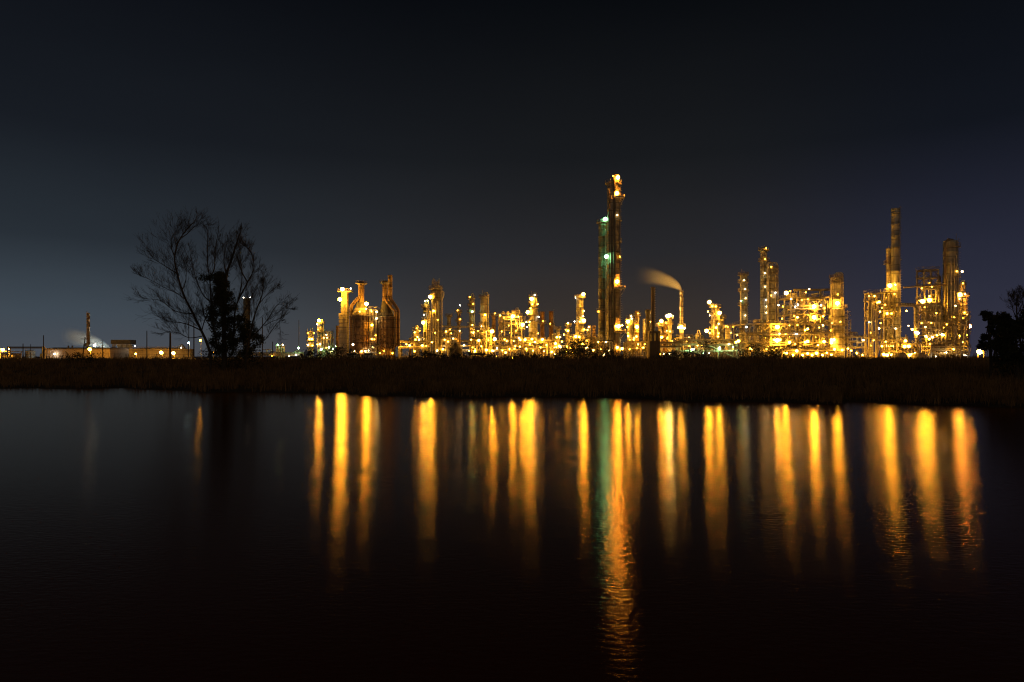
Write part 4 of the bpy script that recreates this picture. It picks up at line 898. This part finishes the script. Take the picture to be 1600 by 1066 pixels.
unit('big upper steel process frame with drums on its roof', 'process unit', 1216, 1296, (464, 477, 490.5, 505), DU, 12, 6, ((1228.5, 458, 5, 'na'), (1264.5, 452, 1, 'wm'), (1235, 455, 1, 'na', 1), (1259, 457, 1, 'na', 1), (1272, 479, 5, 'na'), (1246, 496, 3, 'na'), (1241, 494, 2, 'na', -3), (1272, 496, 5, 'na'), (1216.5, 477, 1, 'wh'), (1246.5, 476, 1, 'wh'), (1242.5, 479.5, 1, 'wh'), (1283, 477, 1, 'wh'), (1256, 484, 2, 'na', 1), (1232, 484, 2, 'na', 1), (1284, 486, 2, 'na', 1), (1222, 498, 1, 'na', 1)), 31, .72, roofstuff=.95, npipes=14)
unit('long lower steel process frame with rows of glaring lamps', 'process unit', 1147, 1296, (505.5, 519.5, 534.5, 543), DU - 6, 13, 10, ((1214.5, 511, 5, 'na'), (1262, 514, 3, 'na'), (1258, 516, 2, 'na'), (1166.5, 511, 1, 'te'), (1214.5, 532, 5, 'na'), (1210, 531, 3, 'na'), (1219, 531, 3, 'na'), (1233.5, 535, 4, 'na'), (1262, 533.5, 4, 'na'), (1258, 535, 3, 'na'), (1287.5, 534, 4, 'na'), (1154, 533, 4, 'na'), (1150, 535, 3, 'na'), (1173.5, 545, 4, 'na'), (1244.5, 522, 1, 'wh'), (1218, 521.5, 1, 'wm'), (1180, 527, 3, 'na', 1), (1195, 528, 3, 'na', 1), (1235, 527, 3, 'na', 1), (1275, 527, 3, 'na', 1), (1250, 540, 3, 'na', 1), (1200, 540, 3, 'na', 1), (1230, 513, 2, 'na', 1), (1280, 512, 2, 'na', 1), (1190, 513, 1, 'na', 1)), 32, .9, roofstuff=.35, npipes=16)
pipe_rack('glaring low pipe rack in front of the long process frame', 1222, 1306, (546.5, 552), 244, 6, 6, ((1245, 548.5, 4, 'na'), (1229, 552, 3, 'na'), (1225, 551.5, 2, 'na'), (1262, 552.5, 3, 'na'), (1276, 552, 4, 'na'), (1292, 551.5, 2, 'na'), (1304, 546, 3, 'na'), (1239, 555, 3, 'na', 1), (1254, 555, 3, 'na', 1), (1269, 555, 3, 'na', 1), (1285, 555, 3, 'na', 1), (1299, 554, 3, 'na', 1)), 33)
def fat_column():
    D = 256; t = column('regenerator', 'fat glowing orange vessel with a narrow dark ringed neck right of the process unit', 'vessel', 1307, 432, 13.5, D, 'clad', steps=((452, 13.5), (481, 24)), plats=(434, 442, (464, 180, 400), 481, (497, 200, 360), 508, (520, 180, 360), 531), lamps=((1308.5, 474, 5, 'na'), (1298.5, 532, 5, 'na'), (1303, 531, 4, 'na'), (1299, 536, 4, 'na'), (1313, 503, 1, 'na'), (1300, 505, 1, 'na'), (1297, 517, 2, 'na'), (1316, 547, 3, 'na'), (1309, 460, 1, 'na')), lad=300, mast=0, pipes=((.9, 500, .2), (-.8, 490, .22)))
    x = X(1307, D); m = MB(); m.pipe([(X(1294.5, D), D - 2, Z(480, D)), (X(1294.5, D), D - 2, Z(437, D)), (X(1302, D), D - 2, Z(437, D)), (X(1302, D), D - 1, Z(428.5, D)), (X(1310, D), D - 1, Z(428.5, D)), (X(1310, D), D - 1, Z(436, D))], .3, 8); m.build('overhead_pipe', 'pipe', t)
    m = MB(); m.pipe([(X(1245, D), D + 3, Z(452, D)), (X(1290, D), D + 3, Z(452, D)), (X(1301, D), D + 1, Z(452, D))], .45, 8); m.build('pipe', 'pipe_dark', t)
    m = MB()
    for p in (1321, 1326):
        for dy in (-1.5, 1.5): m.box((X(p, D), D + dy, (GZ + Z(486 if p < 1324 else 500, D)) / 2), (.2, .2, Z(486 if p < 1324 else 500, D) - GZ))
    for q in range(487, 560, 7):
        m.box((X(1323.5, D), D, Z(q, D)), (S(5.5, D), 3.2, .14)); m.bar((X(1321, D), D - 1.55, Z(q, D)), (X(1326, D), D - 1.55, Z(q + 7, D)), .1)
    m.build('scaffold', 'steel', t)
fat_column()
pipe_rack('pipe rack joining the fat glowing vessel and the right hand unit', 1318, 1353, (526, 534, 543), 258, 6, 7, ((1349, 531.5, 2, 'wm'), (1325, 545, 2, 'na'), (1338, 552, 3, 'na'), (1347, 555, 3, 'na'), (1330, 548, 2, 'na')), 34)

# ------------------------------------------------------------------ right hand unit
DR = 246
unit('tall open steel frame at the left of the right hand unit', 'process unit', 1352, 1369, (458, 470, 485, 500, 527), DR, 9, 2, ((1374, 472, 3, 'na'), (1371, 473, 2, 'na'), (1366, 561, 3, 'or'), (1360, 520, 1, 'na', 1), (1360, 540, 3, 'na', 1), (1362, 492, 1, 'na', 1), (1358, 553, 3, 'na', 1)), 41, .55, npipes=8, roofstuff=0)
unit('broad steel frame under the two right hand chimneys', 'process unit', 1370, 1402, (456, 474, 485, 496.5, 511, 530), DR + 4, 10, 3, ((1390.5, 446.5, 5, 'na'), (1386, 490, 3, 'na'), (1393, 490, 2, 'na'), (1399, 445, 1, 'wm'), (1416.5, 486, 2, 'na'), (1419.5, 509, 1, 'wm'), (1386.5, 541.5, 4, 'na'), (1394, 541, 4, 'na'), (1401, 541, 2, 'na'), (1376, 505, 1, 'na', 1), (1392, 520, 1, 'na', 1), (1384, 534, 3, 'na', 1), (1385, 465, 2, 'na', 1), (1378, 481, 1, 'na', 1), (1392, 548, 3, 'na', 1)), 42, .7, roofstuff=.3, npipes=9)
column('chimney', 'tallest chimney at right, thick and rust streaked', 'chimney', 1399, 326, 11.6, DR + 3, 'clad_grey', head='open', steps=((400, 12.0), (455, 13.5), (480, 15)), lad=310)
column('chimney', 'shorter pale chimney leaning on the left of the tallest right hand chimney', 'chimney', 1389, 388, 8, DR + 6, 'clad_pale', head='open', plats=(412,), lad=250)
unit('lit pump deck with glaring floor lamps below the right hand chimneys', 'pump deck', 1380, 1433, (536.5, 547), DR - 9, 7, 5, ((1413.5, 541.5, 4, 'na'), (1420, 541, 4, 'na'), (1415, 532.5, 3, 'na'), (1381, 554, 4, 'na'), (1386, 555, 4, 'na'), (1394, 555, 4, 'na'), (1399, 554.5, 3, 'na'), (1413.5, 555, 4, 'na'), (1421, 555, 4, 'na'), (1424.5, 554, 3, 'na'), (1405, 552, 3, 'na', 1), (1390, 552, 3, 'na', 1), (1430, 552, 2, 'wm'), (1378, 541, 2, 'na')), 43, .9, npipes=8, name='pump_deck')
for i, (p, l) in enumerate(((1405, 'dark rounded drum tank before the glaring floor lamps, the left of two'), (1436, 'dark rounded drum tank before the glaring floor lamps, the right of two'))):
    D = 222; t = thing('drum_tank', l, 'tank', (X(p, D), D, GZ), 'drum tanks before the pump deck'); m = MB(); m.drum((X(p, D), D, GZ + .7), 1.5, 4.2, 'y', 20); m.build('shell', 'vessel', t); m = MB(); m.box((X(p, D), D - 1.2, GZ + .2), (2.2, .4, .5)); m.box((X(p, D), D + 1.2, GZ + .2), (2.2, .4, .5)); m.build('saddle', 'concrete', t)
def duct():
    D = DR - 5; t = thing('transfer_duct', 'elbowed pale duct with dark slots right of the tallest right hand chimney', 'duct', (X(1431, D), D, GZ)); m = MB()
    m.pipe([(X(1402, D), D, Z(476.5, D)), (X(1431, D), D, Z(476.5, D)), (X(1431, D), D, Z(528, D))], S(5.6, D) / 2, 12, bend=1.4); m.tube([(X(1431, D), D, Z(528, D)), (X(1431, D), D, GZ)], .35, 8); m.build('duct', 'clad', t)
    m = MB()
    for k in range(6): m.box((X(1431, D), D - S(5.6, D) / 2, Z(483 + k * 7, D)), (.35, .14, .55))
    for k in range(6): m.box((X(1405 + k * 4, D), D - S(5.6, D) / 2 + .1, Z(475.3, D)), (.45, .3, .3))
    m.build('slots', 'dark_steel', t)
    floodlight(t, X(1425.5, D - 1.4), D - 1.4, Z(515, D - 1.4), 3, 'na', (X(1428.8, D), D - .2, Z(514, D))); floodlight(t, X(1431, D - 1.8), D - 1.8, Z(519.5, D - 1.8), 4, 'na', (X(1431, D), D - .3, Z(516.5, D))); floodlight(t, X(1434.5, D - 1.8), D - 1.8, Z(520.5, D - 1.8), 3, 'wm', (X(1432, D), D - .3, Z(517, D)))
duct()
unit('dark open tower frame with an X braced head at right', 'process unit', 1433, 1466, (421, 433, 446, 467), DR + 6, 8, 2, ((1441.5, 471, 5, 'na'), (1444, 470, 3, 'na'), (1452.5, 469, 5, 'na'), (1452.5, 463, 2, 'na'), (1452, 442, 1, 'na', 1), (1436.5, 470, 1, 'na'), (1444, 455, 1, 'na', 1)), 44, .55, roofstuff=.3, npipes=5, slabs=True)
unit('crowded middle steel frame under the dark open tower', 'process unit', 1434, 1471, (474, 487, 500, 512, 523, 534), DR, 9, 3, ((1472, 523, 2, 'wh'), (1446, 511, 1, 'wm'), (1446.5, 525.5, 3, 'na'), (1452, 530, 3, 'na'), (1457, 527, 2, 'wm'), (1448, 527, 2, 'na'), (1464, 524, 2, 'na'), (1440, 505, 1, 'na', 1), (1455, 493, 1, 'na', 1), (1448, 518, 2, 'na', 1), (1462, 507, 1, 'na', 1), (1445, 480, 1, 'na', 1), (1460, 541, 3, 'na', 1), (1442, 541, 3, 'na', 1), (1474, 523.5, 3, 'na')), 45, .85, npipes=10)
def right_tower():
    D = DR + 4; t = column('distillation_column', 'tall dim grey column wrapped in pipes at the right end of the refinery', 'column', 1485, 377, 20, D, 'clad_grey', head='flat', steps=((425, 21),), plats=((386, 240, 330), (433, 250, 380), (493, 180, 380)), lamps=((1503.5, 424.5, 2, 'wm'), (1495, 424, 1, 'na'), (1500, 460.5, 5, 'or'), (1491, 496, 1, 'na')), lad=320, pipes=((-.55, 408, .3), (-.1, 405, .22), (.25, 400, .2), (.6, 418, .2), (-.85, 430, .25)))
    m = MB(); m.pipe([(X(1471, D), D - 2.2, GZ), (X(1471, D), D - 2.2, Z(378, D)), (X(1480, D), D - 2.2, Z(376, D)), (X(1480, D), D, Z(374, D)), (X(1490, D), D, Z(375, D)), (X(1490, D), D, Z(380, D))], .36, 8); m.build('overhead_pipe', 'pipe_dark', t)
    m = MB(); m.tube([(X(1494, D), D, Z(379, D)), (X(1494, D), D, Z(365, D))], .08, 5); m.tube([(X(1483, D), D, Z(379, D)), (X(1483, D), D, Z(372, D))], .06, 5); m.build('vent_mast', 'steel', t)
    m = MB(); a, b = X(1405, D), X(1472, D); m.pipe([(a, D - 2.8, Z(450.5, D)), (b, D - 2.8, Z(446, D)), (b, D - .5, Z(446, D))], .28, 7); m.build('pipe', 'pipe_dark', t)
    column('distillation_column', 'short pale column between dark open tower and tall dim grey column', 'column', 1467.5, 431, 5.5, D + 3, 'clad')
    column('distillation_column', 'slim grey column in the shadow right of the tall dim grey column', 'column', 1502, 444, 7, D + 3, 'clad_grey', plats=(446, 470), lad=300)
    column('distillation_column', 'slim amber column at the far right edge of the refinery', 'column', 1508, 462, 5.5, D + 1, 'clad', plats=((463, 0, 360), 492), lamps=((1507, 488.5, 2, 'na'), (1514.5, 510, 5, 'or'), (1506.5, 526, 4, 'na'), (1510.5, 525, 4, 'na'), (1502, 504, 1, 'na'), (1498, 508, 1, 'na'), (1500, 525, 3, 'na'), (1511, 492, 1, 'na')), lad=280)
right_tower()
unit('narrow lit staircase frame at the far right edge of the refinery', 'process unit', 1494, 1513, (492.5, 505, 517, 530, 543), DR - 3, 7, 1, ((1505, 497, 1, 'na', 1), (1502, 511, 1, 'na', 1), (1505, 535, 3, 'na', 1), (1500, 545, 3, 'na', 1), (1508, 556, 2, 'wh'), (1492, 557.5, 2, 'wm')), 46, .8, npipes=6)
unit('lit pipe bay at the foot of the tall dim grey column', 'process unit', 1470, 1494, (503, 516, 533, 543), DR - 2, 7, 2, ((1478, 525, 3, 'na', 1), (1487, 508, 2, 'na', 1), (1484, 538, 3, 'na', 1), (1475, 512, 1, 'na', 1)), 47, .9, npipes=10)
pipe_rack('pale low pipe rack at the foot of the right end of the refinery', 1455, 1500, (541, 546.5, 552), 228, 5, 6, ((1462, 557, 1, 'wh'), (1478, 551, 2, 'wm'), (1490, 546, 2, 'na')), 48)
lamp_post('glaring orange lamp post right of the refinery, before the dark trees', 1530.5, 550, 190, 5, 'or')
lamp_post('small white lamp post against the dark right hand trees', 1540, 540.5, 190, 1, 'wh')
lamp_post('tall white lamp post at the foot of the grey column, right end of refinery', 1493, 478, 236, 1, 'wm')

# ------------------------------------------------------------------ small pump skids along the foot of the refinery
def skids():
    rd = random.Random(77)
    t0 = thing('pump_skid', 'small pump skid with pipe loops along the foot of the refinery', 'pump skid', (0, 0, 0), 'pump skids along the foot of the refinery')
    m = MB(); m.box((0, 0, .15), (3.4, 1.6, .3)); m.build('base', 'steel', t0)
    m = MB(); m.drum((-.7, 0, .85), .42, 1.0, 'x', 10); m.build('motor', 'vessel', t0)
    m = MB(); m.lathe(.6, 0, [(.5, .3), (.6, .7), (.5, 1.2), (.25, 1.45)], 10); m.build('pump', 'clad', t0)
    m = MB(); m.pipe([(.6, 0, 1.4), (.6, 0, 2.7), (1.5, 0, 2.7), (1.5, 0, .2)], .14, 7); m.pipe([(-1.5, .3, .2), (-1.5, .3, 2.2), (-.2, .3, 2.2), (-.2, .3, .6)], .1, 6); m.build('pipe', 'pipe', t0)
    first = True
    spots = [(520, 285), (596, 236), (632, 262), (655, 268), (681, 262), (694, 268), (729, 262), (748, 268), (764, 262), (776, 268), (790, 262), (806, 268), (822, 262), (838, 268), (855, 262), (872, 268), (988, 252), (1002, 252), (1042, 258), (1056, 258), (1075, 262), (1092, 262), (1112, 262), (1130, 262), (1160, 240), (1180, 238), (1196, 240), (1212, 236), (1312, 240), (1330, 240), (1344, 240), (1360, 234), (1446, 222), (1470, 220), (1505, 228)]
    for p, D in spots:
        if first: r = t0; first = False
        else:
            r = t0.copy(); COL.objects.link(r)
            for c in list(t0.children): k = c.copy(); COL.objects.link(k); k.parent = r
        r.location = (X(p, D), D, GZ); r.rotation_euler = (0, 0, rd.choice((0, math.pi)) + rd.uniform(-.1, .1))
skids()

# ------------------------------------------------------------------ trees on the bank
t, rd = limbed_tree('bare_tree', 'leaning bare tree with fine twigs, left of the ivy covered tree', 'tree', [
    (.20, [(330, 556), (322, 533), (315, 518), (301, 489), (287, 461), (277, 428), (273, 400), (282, 372), (301, 349)]),
    (.07, [(277, 428), (263, 419), (252, 412), (240, 404), (232, 390)]), (.07, [(290, 468), (276, 458), (262, 452), (240, 440), (219, 430)]),
    (.075, [(301, 490), (285, 489), (270, 484), (252, 470), (230, 467)]), (.09, [(313, 516), (296, 508), (280, 504), (265, 503), (252, 497)]),
    (.08, [(274, 402), (268, 388), (268, 372), (276, 360)]), (.08, [(315, 518), (320, 500), (327, 486), (334, 478)]), (.07, [(282, 372), (292, 366), (303, 355), (310, 352)]), (.07, [(318, 525), (296, 528), (278, 520), (258, 518)]), (.07, [(284, 455), (290, 440), (291, 425), (293, 410)])], 92, 3, tw=1.45, dens=2.2)
t, rd = limbed_tree('ivy_tree', 'tree smothered in dark ivy with bare upright limbs above', 'tree', [
    (.34, [(351, 557), (350, 530), (350, 500), (350, 470), (354, 430), (363, 402), (373, 370)]),
    (.15, [(342, 554), (335, 520), (331, 490), (328, 440), (324, 407), (325, 360)]), (.10, [(327, 433), (335, 420), (336, 391), (341, 364)]), (.09, [(327, 470), (317, 460), (305, 433), (299, 402)]),
    (.14, [(364, 550), (366, 515), (369, 478), (387, 441), (397, 419), (393, 396), (385, 386)]), (.10, [(354, 430), (350, 410), (352, 390), (357, 372)]), (.10, [(372, 470), (378, 440), (376, 410), (372, 392)]), (.09, [(366, 520), (376, 500), (386, 478), (398, 455)]), (.09, [(336, 520), (325, 505), (318, 490), (314, 470)]), (.1, [(387, 441), (378, 425), (371, 400), (370, 380)])], 94, 8, tw=1.35, dens=1.9)
lv = MB(); pts = []
for _ in range(420):
    py = rd.uniform(428, 556); f = (py - 428) / 128
    l = np.interp(py, [428, 450, 470, 490, 510, 530, 556], [338, 341, 333, 322, 332, 331, 326]); r = np.interp(py, [428, 450, 470, 490, 510, 530, 556], [350, 357, 364, 369, 398, 408, 400])
    px = rd.uniform(l, r); D = 94 + rd.uniform(-1.6, 1.6)
    if math.sin(px * .21 + py * .13) * math.sin(py * .19 - px * .07) < -.30: continue
    pts.append((X(px, D), D, Z(py, D)))
for _ in range(7): px = rd.uniform(312, 336); pts.append((X(px, 94), 94, Z(435 + rd.uniform(-2, 3), 94)))
leaves(lv, pts, rd, 22000, .30, .16); lv.build('ivy', 'leaf_dark', t)
limbed_tree('bare_sapling', 'bare spreading sapling right of the ivy covered tree', 'tree', [
    (.13, [(384, 557), (390, 525), (399, 489), (408, 466), (411, 450), (411, 433)]), (.08, [(392, 530), (408, 512), (419, 498), (434, 476), (448, 480)]), (.06, [(388, 545), (410, 535), (428, 512), (436, 503), (438, 520)]), (.06, [(399, 489), (405, 475), (418, 460), (428, 452)]), (.05, [(392, 520), (398, 500), (396, 475), (393, 455)]), (.05, [(412, 510), (424, 503), (440, 496), (452, 482)])], 90, 12, tw=1.1, dens=1.5, depth=2)
def leafy_tree(label, px, top, base_w, D, seed, clumps, mat='leaf_dark'):
    rd = random.Random(seed); x = X(px, D); g = ground_z(x, D); t = thing('leafy_tree', label, 'tree', (x, D, g)); m = MB(); lv = MB(); trunk = smooth([Vector((x, D, g - .2)), Vector((x + .1, D, g + 1.5)), Vector((x - .1, D, Z(top + (HY - top) * .35, D)))], 4); m.tube(trunk, base_w, 7, base_w * .4)
    for cx, cy, cr in clumps:
        y = D + rd.uniform(-1.2, 1.2); c = Vector((X(cx, D), y, Z(cy, D))); b = trunk[rd.randint(3, len(trunk) - 1)]; m.tube(smooth([b, b.lerp(c, .5) + Vector((0, 0, .2)), c], 3), .07, 5, .02)
        R = S(cr, D); pts = [c + Vector((rd.gauss(0, 1), rd.gauss(0, 1), rd.gauss(0, .8))).normalized() * R * rd.uniform(.3, 1) ** .6 for _ in range(26)]
        leaves(lv, pts, rd, 1150, R * .17, .11)
    m.build('trunk', 'bark', t); lv.build('crown', mat, t); return t
leafy_tree('dark round headed leafy tree at right, beside the orange lamp post', 1546, 485, .16, 64, 5, [(1547, 493, 9), (1544, 503, 7), (1557, 500, 9), (1545, 515, 9), (1547, 527, 7), (1553, 525, 10), (1548, 540, 10), (1560, 537, 11), (1556, 512, 8)])
leafy_tree('dark leafy tree at the right edge of the photo', 1588, 486, .2, 60, 6, [(1573, 497, 11), (1585, 505, 13), (1600, 495, 14), (1575, 520, 13), (1592, 525, 15), (1606, 515, 14), (1580, 540, 14), (1600, 545, 15), (1567, 550, 11), (1585, 557, 12), (1568, 509, 8), (1562, 520, 9), (1556, 540, 9), (1570, 535, 12), (1590, 510, 12), (1600, 560, 13), (1576, 560, 11), (1615, 530, 15)])
limbed_tree('bare_tree', 'upright bare twiggy tree rising above the right hand trees', 'tree', [(.10, [(1597, 560), (1594, 530), (1590, 500), (1588, 480), (1590, 466)]), (.06, [(1594, 525), (1599, 500), (1603, 480), (1606, 462)]), (.05, [(1590, 500), (1583, 485), (1581, 472)]), (.05, [(1596, 540), (1606, 520), (1612, 490), (1614, 468)]), (.04, [(1591, 490), (1596, 478), (1599, 464)])], 62, 21, tw=.7, dens=2.2)
bush('dark rounded bush at the foot of the broad flat topped column', 889, 924, 539, 118, 3, n=2600, lobes=12)
bush('low dark bush left of the dark rounded bush', 868, 888, 551, 118, 4, n=700)
bush('thin brown young trees before the left fired heater', 553, 585, 533, 122, 5, 'leaf', n=260, name='young_trees', lobes=10)
bush('thin brown young trees before the right fired heater', 588, 626, 531, 122, 6, 'leaf', n=300, name='young_trees', lobes=12)
bush('dense dark hedge before the equipment shelter', 500, 556, 547, 120, 7, n=1500, lobes=13, name='hedge')
bush('dark scrub under the twin small columns', 470, 502, 551, 120, 8, n=800)
bush('scrub with lit tips before the long process frame, left part', 1158, 1195, 546, 116, 9, 'leaf', n=900, lobes=11)
bush('scrub with lit tips before the long process frame, right part', 1196, 1222, 549, 116, 10, 'leaf', n=600, lobes=9)
bush('greenish bush lit by the white lamp right of the steaming chimney', 1068, 1096, 550, 118, 11, 'leaf', n=700)
bush('small dark shrub right of the dark furnace', 1030, 1062, 552, 117, 12, n=800)
bush('dark upright shrub in front of the greenish pipe rack', 1101, 1108, 534, 120, 13, n=260, lobes=5)
bush('dark scrub at the foot of the reactor', 640, 700, 552, 118, 14, n=1300, lobes=13)
bush('dark scrub at the foot of the thick pale column', 704, 775, 553, 118, 15, n=1300, lobes=14)
bush('low dark scrub under the braced frame', 784, 860, 555, 117, 16, n=1100, lobes=14)
bush('dark scrub around the foot of the tallest tower', 928, 975, 550, 117, 17, n=1100, lobes=11)
bush('low dark scrub at the foot of the ivy tree', 322, 405, 549, 96, 18, n=1500, lobes=14)
bush('low dark scrub under the leaning utility pole', 98, 152, 555, 118, 19, n=900, lobes=12)
bush('dark thicket under the right hand trees', 1560, 1616, 546, 66, 20, n=2200, lobes=14, name='thicket')
